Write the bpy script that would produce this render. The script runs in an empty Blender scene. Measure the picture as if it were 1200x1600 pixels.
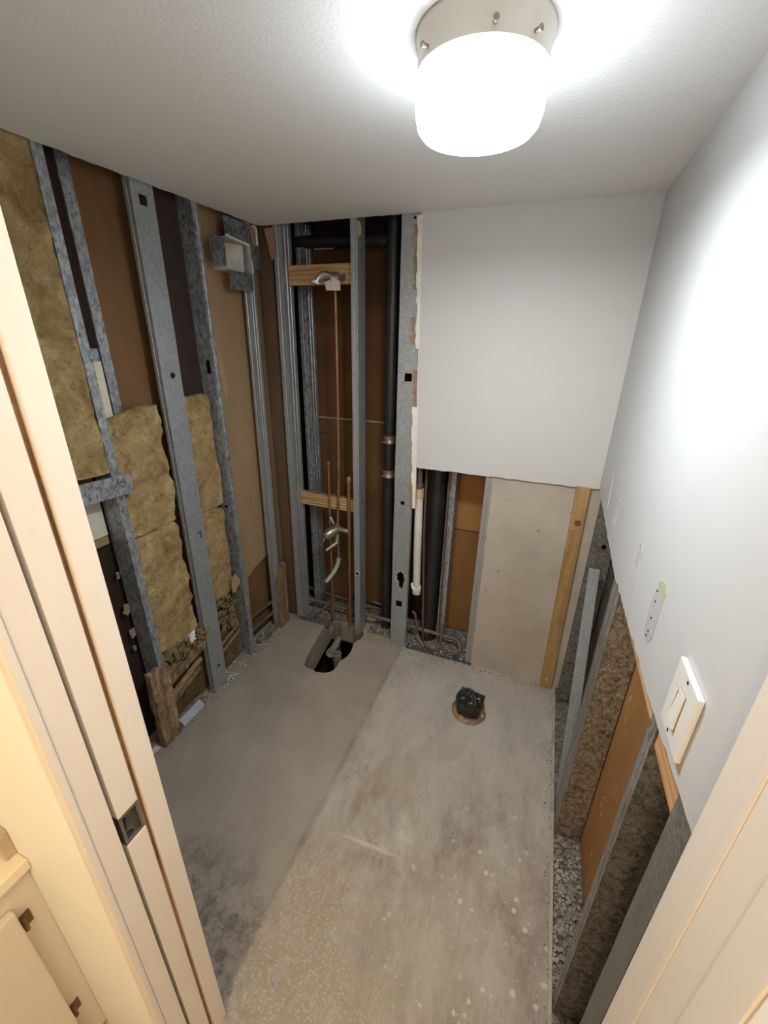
import bpy, bmesh, math, random
from mathutils import Vector, Matrix, noise
from mathutils.geometry import tessellate_polygon
random.seed(7); noise.seed_set(11)
SC = bpy.context.scene
COL = SC.collection
PI = math.pi

# ------------------------------------------------------------------ camera, world, light, exposure
CAM = (1.5045, -2.1192, 1.8937); YAW, PITCH, ROLL, FPX = -0.361, -0.3958, 0.0175, 656.4
def make_camera():
    cd = bpy.data.cameras.new('camera'); co = bpy.data.objects.new('camera', cd); COL.objects.link(co)
    cy, sy, cp, sp = math.cos(YAW), math.sin(YAW), math.cos(PITCH), math.sin(PITCH)
    f = Vector((sy*cp, cy*cp, sp)); r = Vector((cy, -sy, 0)); u = r.cross(f)
    c, s = math.cos(ROLL), math.sin(ROLL)
    r2 = c*r + s*u; u2 = -s*r + c*u
    m = Matrix((r2, u2, -f)).transposed().to_4x4(); m.translation = Vector(CAM)
    co.matrix_world = m
    cd.sensor_fit = 'VERTICAL'; cd.sensor_height = 36.0; cd.lens = FPX/1600*36.0; cd.clip_start = 0.02
    SC.camera = co
make_camera()

w = bpy.data.worlds.new('world'); SC.world = w; w.use_nodes = True
w.node_tree.nodes['Background'].inputs[0].default_value = (0.75, 0.8, 0.9, 1)
w.node_tree.nodes['Background'].inputs[1].default_value = 0.05
SC.view_settings.view_transform = 'Standard'; SC.view_settings.look = 'None'
SC.view_settings.gamma = 1; SC.view_settings.use_curve_mapping = False
SC.view_settings.exposure = 0.27
LAMP_STRENGTH = 17.5          # the glass drum of the ceiling fixture
LAMP_DOWN = 12.5              # watts thrown downward through the bottom of the drum
LAMP_COLOR = (0.84, 0.93, 1.0)
HALL_POWER = 26.5             # warm lamp on the hallway ceiling behind the camera
HALL_COLOR = (1.0, 0.80, 0.56)
HALL_POS = (1.35, -2.95, 2.26)
SC.cycles.max_bounces = 8; SC.cycles.diffuse_bounces = 5

def hall_lamp():
    ld = bpy.data.lights.new('hall_bulb', 'POINT'); ld.energy = HALL_POWER; ld.color = HALL_COLOR; ld.shadow_soft_size = 0.09
    lo = bpy.data.objects.new('hall_bulb', ld); COL.objects.link(lo); lo.location = HALL_POS
hall_lamp()

# ------------------------------------------------------------------ object helpers
def tag(o, label=None, cat=None, group=None, kind=None):
    if label: o['label'] = label
    if cat: o['category'] = cat
    if group: o['group'] = group
    if kind: o['kind'] = kind
    return o

def origin_of(o):
    return Vector(o['_w']) if '_w' in o else Vector((0, 0, 0))

def thing(name, loc, label, cat, group=None):
    o = bpy.data.objects.new(name, None); o.empty_display_size = 0.05
    COL.objects.link(o); o.location = loc; WO[o] = Vector(loc)
    return tag(o, label, cat, group)
WO = {}

def obj(name, bm, mat, parent=None, base=None, smooth=False):
    """link a bmesh built in world coordinates as ONE mesh object"""
    if parent is not None: c = WO.get(parent, Vector((0, 0, 0)))
    elif base is not None: c = Vector(base)
    else: c = Vector((0, 0, 0))
    bmesh.ops.translate(bm, verts=bm.verts, vec=-c)
    bmesh.ops.recalc_face_normals(bm, faces=bm.faces)
    me = bpy.data.meshes.new(name); bm.to_mesh(me); bm.free()
    if smooth:
        for p in me.polygons: p.use_smooth = True
        try: me.set_sharp_from_angle(angle=math.radians(38))
        except Exception: pass
    mats = mat if isinstance(mat, (list, tuple)) else [mat]
    for m in mats: me.materials.append(m)
    o = bpy.data.objects.new(name, me); COL.objects.link(o)
    if parent is not None: o.parent = parent; WO[o] = c
    else: o.location = c; WO[o] = c
    return o

def struct(name, bm, mat, parent=None, smooth=False):
    o = obj(name, bm, mat, parent, smooth=smooth)
    if parent is None: o['kind'] = 'structure'
    return o

def single(name, bm, mat, label, cat, base=None, group=None, smooth=False):
    if base is None:
        xs = [v.co.x for v in bm.verts]; ys = [v.co.y for v in bm.verts]; zs = [v.co.z for v in bm.verts]
        base = ((min(xs)+max(xs))/2, (min(ys)+max(ys))/2, min(zs))
    return tag(obj(name, bm, mat, None, base, smooth), label, cat, group)

def NB(): return bmesh.new()

def box(bm, x0, x1, y0, y1, z0, z1, bev=0.0):
    vs = [bm.verts.new(p) for p in ((x0,y0,z0),(x1,y0,z0),(x1,y1,z0),(x0,y1,z0),(x0,y0,z1),(x1,y0,z1),(x1,y1,z1),(x0,y1,z1))]
    fs = [bm.faces.new([vs[i] for i in q]) for q in ((3,2,1,0),(4,5,6,7),(0,1,5,4),(1,2,6,5),(2,3,7,6),(3,0,4,7))]
    if bev > 0:
        es = list({e for f in fs for e in f.edges})
        bmesh.ops.bevel(bm, geom=es, offset=bev, segments=2, affect='EDGES', profile=0.6)
    return bm

def boxm(*a, **k): return box(NB(), *a, **k)

def lump(bm, x0, x1, y0, y1, z0, z1, n=(4, 12, 20), amp=0.012, sc=9.0, rnd=0.0, seed=0, fold=None):
    """box with a grid on each side, pushed about by noise"""
    c = Vector(((x0+x1)/2, (y0+y1)/2, (z0+z1)/2)); h = Vector(((x1-x0)/2, (y1-y0)/2, (z1-z0)/2))
    cache = {}
    def V(i, j, k):
        key = (i, j, k)
        if key in cache: return cache[key]
        q = Vector((2*i/n[0]-1, 2*j/n[1]-1, 2*k/n[2]-1))
        if rnd > 0:
            s = Vector((q.x*math.sqrt(max(0, 1-q.y**2/2-q.z**2/2+q.y**2*q.z**2/3)), q.y*math.sqrt(max(0, 1-q.z**2/2-q.x**2/2+q.z**2*q.x**2/3)), q.z*math.sqrt(max(0, 1-q.x**2/2-q.y**2/2+q.x**2*q.y**2/3))))
            q = q.lerp(s, rnd)
        p = c + Vector((q.x*h.x, q.y*h.y, q.z*h.z))
        s = Vector((seed*3.1, seed*1.7, seed*5.3))
        d = noise.noise_vector(p*sc+s)*amp + noise.noise_vector(p*sc*2.7+s)*amp*0.5 + noise.noise_vector(p*sc*7+s)*amp*0.22
        p = p + d
        if fold: p = p + fold(p)
        cache[key] = bm.verts.new(p); return cache[key]
    def sheet(f, a, b):
        for i in range(a):
            for j in range(b):
                try: bm.faces.new((f(i, j), f(i+1, j), f(i+1, j+1), f(i, j+1)))
                except ValueError: pass
    for k in (0, n[2]): sheet(lambda i, j, k=k: V(i, j, k), n[0], n[1])
    for k in (0, n[1]): sheet(lambda i, j, k=k: V(i, k, j), n[0], n[2])
    for k in (0, n[0]): sheet(lambda i, j, k=k: V(k, i, j), n[1], n[2])
    return bm

def prism(bm, pts, axis, a, b, mats=None):
    """extrude a 2-D outline along an axis; pts are the other two coordinates in order"""
    def P(p, t):
        if axis == 'x': return (t, p[0], p[1])
        if axis == 'y': return (p[0], t, p[1])
        return (p[0], p[1], t)
    A = [bm.verts.new(P(p, a)) for p in pts]; B = [bm.verts.new(P(p, b)) for p in pts]
    tri = tessellate_polygon([[Vector((p[0], p[1], 0)) for p in pts]])
    for t in tri:
        try:
            bm.faces.new([A[i] for i in t]); bm.faces.new([B[i] for i in reversed(t)])
        except ValueError: pass
    n = len(pts)
    for i in range(n):
        f = bm.faces.new((A[i], A[(i+1) % n], B[(i+1) % n], B[i]))
        if mats: f.material_index = mats
    return bm

def tube(bm, pts, r, seg=12, cap=True, hollow=False):
    pts = [Vector(p) for p in pts]; rings = []
    rr = r if isinstance(r, (list, tuple)) else [r]*len(pts)
    up = None
    for i, p in enumerate(pts):
        d = (pts[min(i+1, len(pts)-1)] - pts[max(i-1, 0)]).normalized()
        if up is None:
            up = d.orthogonal().normalized()
        up = (up - d*up.dot(d)).normalized(); v = d.cross(up)
        rings.append([bm.verts.new(p + (up*math.cos(2*PI*k/seg)+v*math.sin(2*PI*k/seg))*rr[i]) for k in range(seg)])
    for a, b in zip(rings, rings[1:]):
        for k in range(seg): bm.faces.new((a[k], a[(k+1) % seg], b[(k+1) % seg], b[k]))
    def inner(ring, p, d):
        q = [bm.verts.new(p+(v.co-p)*0.72) for v in ring]
        w_ = [bm.verts.new(v.co-d*rr[0]*1.5) for v in q]
        for k in range(seg):
            bm.faces.new((ring[k], ring[(k+1) % seg], q[(k+1) % seg], q[k])); bm.faces.new((q[k], q[(k+1) % seg], w_[(k+1) % seg], w_[k]))
        bm.faces.new(w_)
    if hollow:
        inner(rings[-1], pts[-1], (pts[-1]-pts[-2]).normalized()); bm.faces.new(rings[0])
    elif cap:
        bm.faces.new(rings[0]); bm.faces.new(rings[-1])
    return bm

def arc(p0, p1, p2, n=6):
    p0, p1, p2 = Vector(p0), Vector(p1), Vector(p2)
    return [p0*(1-t)**2 + p1*2*t*(1-t) + p2*t*t for t in [i/n for i in range(n+1)]]

def lathe(bm, c, prof, seg=48):
    rings = []
    for r, z in prof:
        if r < 1e-6: rings.append([bm.verts.new((c[0], c[1], c[2]+z))]); continue
        rings.append([bm.verts.new((c[0]+r*math.cos(2*PI*k/seg), c[1]+r*math.sin(2*PI*k/seg), c[2]+z)) for k in range(seg)])
    for a, b in zip(rings, rings[1:]):
        for k in range(seg):
            k2 = (k+1) % seg
            if len(a) == 1 and len(b) > 1: bm.faces.new((a[0], b[k2], b[k]))
            elif len(b) == 1 and len(a) > 1: bm.faces.new((a[k], a[k2], b[0]))
            elif len(a) > 1: bm.faces.new((a[k], a[k2], b[k2], b[k]))
    return bm

def xf(bm, loc=(0,0,0), rot=(0,0,0), scl=(1,1,1)):
    m = Matrix.Translation(loc) @ Matrix.Rotation(rot[2], 4, 'Z') @ Matrix.Rotation(rot[1], 4, 'Y') @ Matrix.Rotation(rot[0], 4, 'X') @ Matrix.Diagonal((*scl, 1))
    bmesh.ops.transform(bm, matrix=m, verts=bm.verts); return bm

def crumbs(bm, n, fn, s0, s1, flat=0.6, seed=1):
    rng = random.Random(seed)
    for _ in range(n):
        x, y, z = fn(rng); s = s0 + (s1-s0)*rng.random()**2.2
        vs = []
        for q in ((1,0,0),(-1,0,0),(0,1,0),(0,-1,0),(0,0,1),(0,0,-1),(.7,.7,.3),(-.7,.6,-.2)):
            k = s*(0.6+0.6*rng.random()); vs.append(bm.verts.new((x+q[0]*k, y+q[1]*k, z+q[2]*k*flat)))
        for f in ((0,6,4),(6,2,4),(2,7,4),(7,1,4),(1,3,4),(3,0,4),(6,0,5),(2,6,5),(7,2,5),(1,7,5),(3,1,5),(0,3,5)):
            bm.faces.new([vs[i] for i in f])
    return bm

# ------------------------------------------------------------------ material helpers
class NT:
    def __init__(s, name):
        s.m = bpy.data.materials.new(name); s.m.use_nodes = True; s.t = s.m.node_tree
        s.b = s.t.nodes['Principled BSDF']; s.co = s.t.nodes.new('ShaderNodeTexCoord')
        s.obj = s.co.outputs['Object']
    def put(s, sock, v):
        if hasattr(v, 'links') or isinstance(v, bpy.types.NodeSocket): s.t.links.new(v, sock)
        else:
            if isinstance(v, tuple) and len(v) == 3 and sock.type == 'RGBA': v = (*v, 1)
            sock.default_value = v
    def math(s, op, a, b=0.0, clamp=False):
        n = s.t.nodes.new('ShaderNodeMath'); n.operation = op; n.use_clamp = clamp
        s.put(n.inputs[0], a); s.put(n.inputs[1], b); return n.outputs[0]
    def mix(s, f, a, b, bt='MIX'):
        n = s.t.nodes.new('ShaderNodeMix'); n.data_type = 'RGBA'; n.blend_type = bt
        s.put(n.inputs[0], f); s.put(n.inputs[6], a); s.put(n.inputs[7], b); return n.outputs[2]
    def scale(s, v, k):
        n = s.t.nodes.new('ShaderNodeMapping'); s.put(n.inputs[0], v); n.inputs[3].default_value = k; return n.outputs[0]
    def shift(s, v, k):
        n = s.t.nodes.new('ShaderNodeVectorMath'); n.operation = 'SUBTRACT'; s.put(n.inputs[0], v); n.inputs[1].default_value = k; return n.outputs[0]
    def noise(s, sc, det=4, rough=0.55, vec=None, dist=0.0, col=False):
        n = s.t.nodes.new('ShaderNodeTexNoise'); s.put(n.inputs['Vector'], vec or s.obj)
        n.inputs['Scale'].default_value = sc; n.inputs['Detail'].default_value = det; n.inputs['Roughness'].default_value = rough
        n.inputs['Distortion'].default_value = dist; return n.outputs['Color' if col else 'Fac']
    def vor(s, sc, feat='F1', vec=None, out='Distance', rand=1.0):
        n = s.t.nodes.new('ShaderNodeTexVoronoi'); n.feature = feat; s.put(n.inputs['Vector'], vec or s.obj)
        n.inputs['Scale'].default_value = sc; n.inputs['Randomness'].default_value = rand; return n.outputs[out]
    def ramp(s, f, stops, interp='LINEAR'):
        n = s.t.nodes.new('ShaderNodeValToRGB'); s.put(n.inputs[0], f); n.color_ramp.interpolation = interp
        while len(n.color_ramp.elements) > 1: n.color_ramp.elements.remove(n.color_ramp.elements[0])
        e0 = n.color_ramp.elements[0]; e0.position = stops[0][0]; c = stops[0][1]; e0.color = (*c, 1) if isinstance(c, tuple) else (c, c, c, 1)
        for p, c in stops[1:]:
            e = n.color_ramp.elements.new(p); e.color = (*c, 1) if isinstance(c, tuple) else (c, c, c, 1)
        return n.outputs[0]
    def map(s, f, a, b, c=0.0, d=1.0):
        n = s.t.nodes.new('ShaderNodeMapRange'); s.put(n.inputs[0], f)
        for i, v in enumerate((a, b, c, d)): n.inputs[i+1].default_value = v
        return n.outputs[0]
    def sep(s, v=None):
        n = s.t.nodes.new('ShaderNodeSeparateXYZ'); s.put(n.inputs[0], v or s.obj); return n.outputs
    def blob(s, cx, cy, rx, ry, soft=0.35, ang=0, warp=0.35, wsc=5):
        """soft irregular patch on the ground plane, 1 inside"""
        x, y, _ = s.sep()
        dx = s.math('SUBTRACT', x, cx); dy = s.math('SUBTRACT', y, cy)
        ca, sa = math.cos(ang), math.sin(ang)
        u = s.math('ADD', s.math('MULTIPLY', dx, ca/rx), s.math('MULTIPLY', dy, sa/rx))
        v = s.math('ADD', s.math('MULTIPLY', dx, -sa/ry), s.math('MULTIPLY', dy, ca/ry))
        d = s.math('SQRT', s.math('ADD', s.math('MULTIPLY', u, u), s.math('MULTIPLY', v, v)))
        d = s.math('ADD', d, s.math('MULTIPLY', s.math('SUBTRACT', s.noise(wsc, 5, 0.65), 0.5), warp*4))
        return s.map(d, 1+soft, 1-soft)
    def bump(s, h, strength=0.3, dist=0.01, prev=None):
        n = s.t.nodes.new('ShaderNodeBump'); n.inputs['Strength'].default_value = strength; n.inputs['Distance'].default_value = dist
        s.put(n.inputs['Height'], h)
        if prev is not None: s.put(n.inputs['Normal'], prev)
        return n.outputs[0]
    def done(s, col, rough=0.6, metal=0.0, nrm=None, spec=0.5):
        s.put(s.b.inputs['Base Color'], col); s.put(s.b.inputs['Roughness'], rough); s.put(s.b.inputs['Metallic'], metal)
        s.b.inputs['Specular IOR Level'].default_value = spec
        if nrm is not None: s.put(s.b.inputs['Normal'], nrm)
        return s.m

def m_paint(name, col, dirt=(0.5,0.45,0.38), amt=0.25, rough=0.55, bump=0.12, bsc=180):
    n = NT(name)
    big = n.map(n.noise(2.2, 5, 0.6), 0.45, 0.8)
    sm = n.map(n.noise(35, 3, 0.7), 0.66, 0.8)
    c = n.mix(n.math('MULTIPLY', big, amt), col, dirt)
    c = n.mix(n.math('MULTIPLY', sm, amt*0.8), c, dirt)
    return n.done(c, rough, 0, n.bump(n.noise(bsc, 3, 0.5), bump, 0.004), spec=0.3)

def m_galv(name, dark, light, sc=55, rough=0.42, metal=0.75, stain=None, samt=0.0, stretch=(1,1,1), ssc=14, nsc=7, nw=.55):
    n = NT(name)
    vec = n.scale(n.obj, stretch)
    wv = n.noise(sc*0.6, 3, 0.6, vec=vec, col=True)
    vv = n.t.nodes.new('ShaderNodeVectorMath'); vv.operation = 'MULTIPLY_ADD'
    n.put(vv.inputs[0], wv); vv.inputs[1].default_value = (0.03, 0.03, 0.03); n.put(vv.inputs[2], vec)
    cells = n.vor(sc, out='Color', vec=vv.outputs[0]); g = n.sep(cells)[0]
    f = n.math('ADD', n.math('MULTIPLY', g, 0.6 if nsc < 10 else 0.32), n.math('MULTIPLY', n.noise(nsc, 6, 0.7, vec=vec), nw))
    c = n.ramp(f, [(0.22, dark), (0.85, light)])
    if stain:
        c = n.mix(n.math('MULTIPLY', n.map(n.noise(ssc, 7, 0.72, vec=vec, dist=.8), 0.45, 0.62), samt), c, stain)
    r = n.map(g, 0, 1, rough-0.1, rough+0.16)
    return n.done(c, r, metal, n.bump(n.noise(60, 4, 0.6), 0.15, 0.003))

def m_board(name, a, b, sc=3.0, streak=(1,1,0.25), rough=0.8, spots=True):
    n = NT(name)
    f = n.noise(sc, 6, 0.6, vec=n.scale(n.obj, streak))
    c = n.ramp(f, [(0.3, a), (0.7, b)])
    c = n.mix(n.map(n.noise(120, 2, 0.6), 0.35, 0.75, 0, 0.25), c, tuple(v*0.6 for v in a))
    if spots:
        c = n.mix(n.map(n.noise(22, 3, 0.7), 0.70, 0.76, 0, 0.6), c, tuple(v*0.3 for v in a))
    return n.done(c, rough, 0, n.bump(n.noise(90, 3, 0.6), 0.15, 0.003), spec=0.2)

def m_wood(name, a, b, axis='x', sc=16, dirt=0.0, wave=0.2):
    n = NT(name)
    st = {'x': (0.12,1,1), 'y': (1,0.12,1), 'z': (1,1,0.12)}[axis]
    v = n.scale(n.obj, st)
    f = n.noise(sc, 4, 0.6, vec=v, dist=1.2)
    g = n.t.nodes.new('ShaderNodeTexWave'); g.inputs['Scale'].default_value = sc*0.9; g.inputs['Distortion'].default_value = 6; g.inputs['Detail'].default_value = 3
    g.bands_direction = {'x': 'Z', 'y': 'Z', 'z': 'Y'}[axis]; n.put(g.inputs['Vector'], v)
    fac = n.math('ADD', n.math('MULTIPLY', f, 1-wave), n.math('MULTIPLY', g.outputs['Fac'], wave))
    c = n.ramp(fac, [(0.3, a), (0.65, b)])
    if dirt: c = n.mix(n.map(n.noise(18, 6, 0.75), 0.42, 0.68, 0, dirt), c, (0.035, 0.022, 0.014))
    return n.done(c, 0.75, 0, n.bump(n.noise(60, 4, 0.7, vec=v), 0.4, 0.004), spec=0.25)

def m_plain(name, c, rough=0.5, metal=0.0, nb=0, nsc=80, var=0.25, c2=None):
    n = NT(name)
    cc = n.mix(n.map(n.noise(12, 5, 0.65), 0.35, 0.7, 0, 1), c, c2 if c2 else tuple(v*(1-var) for v in c))
    return n.done(cc, rough, metal, n.bump(n.noise(nsc, 4, 0.6), nb, 0.004) if nb else None)

def m_insul(name, a, b, dark=(0.13,0.085,0.03)):
    n = NT(name)
    f = n.noise(9, 8, 0.68, dist=0.6)
    c = n.ramp(f, [(0.36, a), (0.62, b)])
    c = n.mix(n.map(n.noise(24, 8, 0.8, dist=1.2), 0.56, 0.66, 0, 0.8), c, dark)
    c = n.mix(n.map(n.noise(60, 6, 0.8), 0.53, 0.64, 0, 0.4), c, dark)
    c = n.mix(n.map(n.noise(140, 3, 0.7), 0.55, 0.8, 0, 0.5), c, (0.75, 0.62, 0.38))
    nb = n.bump(n.noise(170, 5, 0.75), 0.7, 0.008, n.bump(n.noise(30, 8, 0.75, dist=1.0), 0.9, 0.03))
    return n.done(c, 0.95, 0, nb, spec=0.1)

CEIL = m_paint('ceiling_paint', (0.86, 0.855, 0.85), amt=0.05, bump=0.35, bsc=120, rough=0.7)
def m_wallpaint():
    n = NT('wall_paint')
    c = n.mix(n.map(n.noise(3, 5, 0.6), 0.5, 0.8, 0, 0.12), (0.57, 0.56, 0.55), (0.46, 0.42, 0.38))
    c = n.mix(n.map(n.noise(16, 5, 0.75), 0.68, 0.80, 0, 0.3), c, (0.40, 0.37, 0.34))
    return n.done(c, 0.5, 0, n.bump(n.noise(140, 3, 0.5), 0.08, 0.003), spec=0.3)
WALLP = m_wallpaint()
GYP = m_plain('gypsum_edge', (0.82, 0.78, 0.70), 0.9, nb=0.6, nsc=90, var=0.2)
PAPER = m_plain('torn_brown_paper', (0.38, 0.25, 0.15), 0.9, nb=0.4, c2=(0.24, 0.15, 0.09))
CREAM = m_paint('cream_gloss_paint', (0.80, 0.71, 0.61), dirt=(0.5,0.38,0.27), amt=0.15, rough=0.4, bump=0.06, bsc=60)
HALLP = m_paint('hall_wall_paint', (0.92, 0.88, 0.78), dirt=(0.6,0.5,0.36), amt=0.12, rough=0.6, bump=0.12)
GALV = m_galv('galvanised_steel', (0.27,0.285,0.295), (0.46,0.48,0.49), 190, 0.42, 0.5)
GALVM = m_galv('mottled_galvanised_steel', (0.07,0.078,0.088), (0.56,0.585,0.61), 120, 0.38, 0.5, stretch=(1,1,.6), nsc=42, nw=.78)
GALVD = m_galv('dark_galvanised_steel', (0.06,0.065,0.07), (0.22,0.235,0.25), 90, 0.5, 0.5, (0.05,0.035,0.025), 0.6)
RUSTY = m_galv('rust_mottled_steel', (0.11,0.085,0.055), (0.40,0.33,0.235), 150, 0.65, 0.12, (0.035,0.027,0.02), 0.85, (1.4,1,1.1), 38)
RUSTG = m_galv('dust_mottled_steel', (0.08,0.072,0.062), (0.25,0.23,0.20), 170, 0.7, 0.1, (0.03,0.026,0.022), 0.85, (1.4,1,1.1), 42)
BROWN = m_board('dark_brown_board', (0.15,0.075,0.032), (0.26,0.14,0.066))
BACKB = m_board('brown_backing_board', (0.07,0.032,0.012), (0.135,0.063,0.025), streak=(0.4,1,1))
KRAFT = m_board('tan_kraft_board', (0.34,0.22,0.115), (0.48,0.33,0.185))
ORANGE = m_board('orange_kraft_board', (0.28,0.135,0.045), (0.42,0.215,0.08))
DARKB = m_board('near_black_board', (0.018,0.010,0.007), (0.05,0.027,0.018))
DECK = m_plain('dark_deck', (0.03,0.03,0.035), 0.9)
INS = m_insul('yellow_insulation', (0.42,0.265,0.10), (0.80,0.585,0.29))
INSD = m_insul('soiled_insulation', (0.26,0.18,0.08), (0.50,0.38,0.20))
PINE = m_wood('pine_wood', (0.34,0.19,0.075), (0.56,0.36,0.17), 'x')
PINEY = m_wood('pine_wood_horizontal', (0.42,0.24,0.10), (0.66,0.42,0.21), 'y', 14)
PINEZ = m_wood('pine_furring_wood', (0.32,0.19,0.07), (0.50,0.32,0.14), 'z', 12, 0.25)
ROT = m_wood('rotten_wood', (0.17,0.09,0.045), (0.48,0.33,0.20), 'z', 26, 0.85, 0.0)
COPPER = m_plain('copper_pipe', (0.40,0.19,0.085), 0.5, 0.5, c2=(0.18,0.09,0.045))
DULLC = m_plain('dull_copper_pipe', (0.22,0.17,0.13), 0.6, 0.4, c2=(0.10,0.075,0.06), nb=0.2)
DULLB = m_plain('brown_copper_pipe', (0.20,0.10,0.055), 0.6, 0.3, c2=(0.12,0.07,0.045))
BRASS = m_plain('tarnished_brass', (0.42,0.38,0.31), 0.35, 0.8, c2=(0.20,0.17,0.13))
VERD = m_plain('verdigris_copper', (0.42,0.50,0.42), 0.7, 0.2, c2=(0.28,0.30,0.24))
IRON = m_plain('black_cast_iron', (0.012,0.012,0.013), 0.45, 0.1, nb=0.3, c2=(0.03,0.028,0.026))
BAND = m_plain('steel_coupling_band', (0.42,0.38,0.34), 0.4, 0.8, c2=(0.22,0.16,0.12))
PVC = m_plain('white_plastic_pipe', (0.74,0.72,0.66), 0.45, var=0.18, c2=(0.55,0.50,0.42))
TAN = m_plain('tan_plastic_collar', (0.62,0.46,0.26), 0.5)
WHITE = m_plain('white_plastic', (0.78,0.75,0.70), 0.4, var=0.06)
CHROME = m_plain('chrome_plate', (0.42,0.38,0.34), 0.22, 0.9)
HOLE = m_plain('dark_hole', (0.01,0.008,0.006), 0.9)
MAUVE = m_plain('mauve_bare_patch', (0.42,0.385,0.40), 0.8, nb=0.2, c2=(0.50,0.455,0.46))
GREENP = m_plain('pale_green_patch', (0.50,0.53,0.36), 0.8)
BAG = m_plain('black_plastic_bag', (0.010,0.010,0.011), 0.28, nb=0.5, nsc=30, c2=(0.02,0.02,0.021))
BEIGE = None

def m_cement():
    n = NT('beige_cement_board')
    c = n.ramp(n.noise(3.5, 6, 0.6), [(0.3, (0.39,0.335,0.275)), (0.7, (0.50,0.44,0.37))])
    c = n.mix(n.map(n.vor(11), 0.10, 0.03, 0, 0.85), c, (0.16,0.13,0.11))
    c = n.mix(n.map(n.noise(30, 6, 0.75, vec=n.scale(n.obj,(1,1,0.3))), 0.62, 0.78, 0, 0.4), c, (0.30,0.26,0.22))
    return n.done(c, 0.8, 0, n.bump(n.noise(60, 5, 0.6), 0.25, 0.004), spec=0.2)
CEMENT = m_cement()

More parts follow.
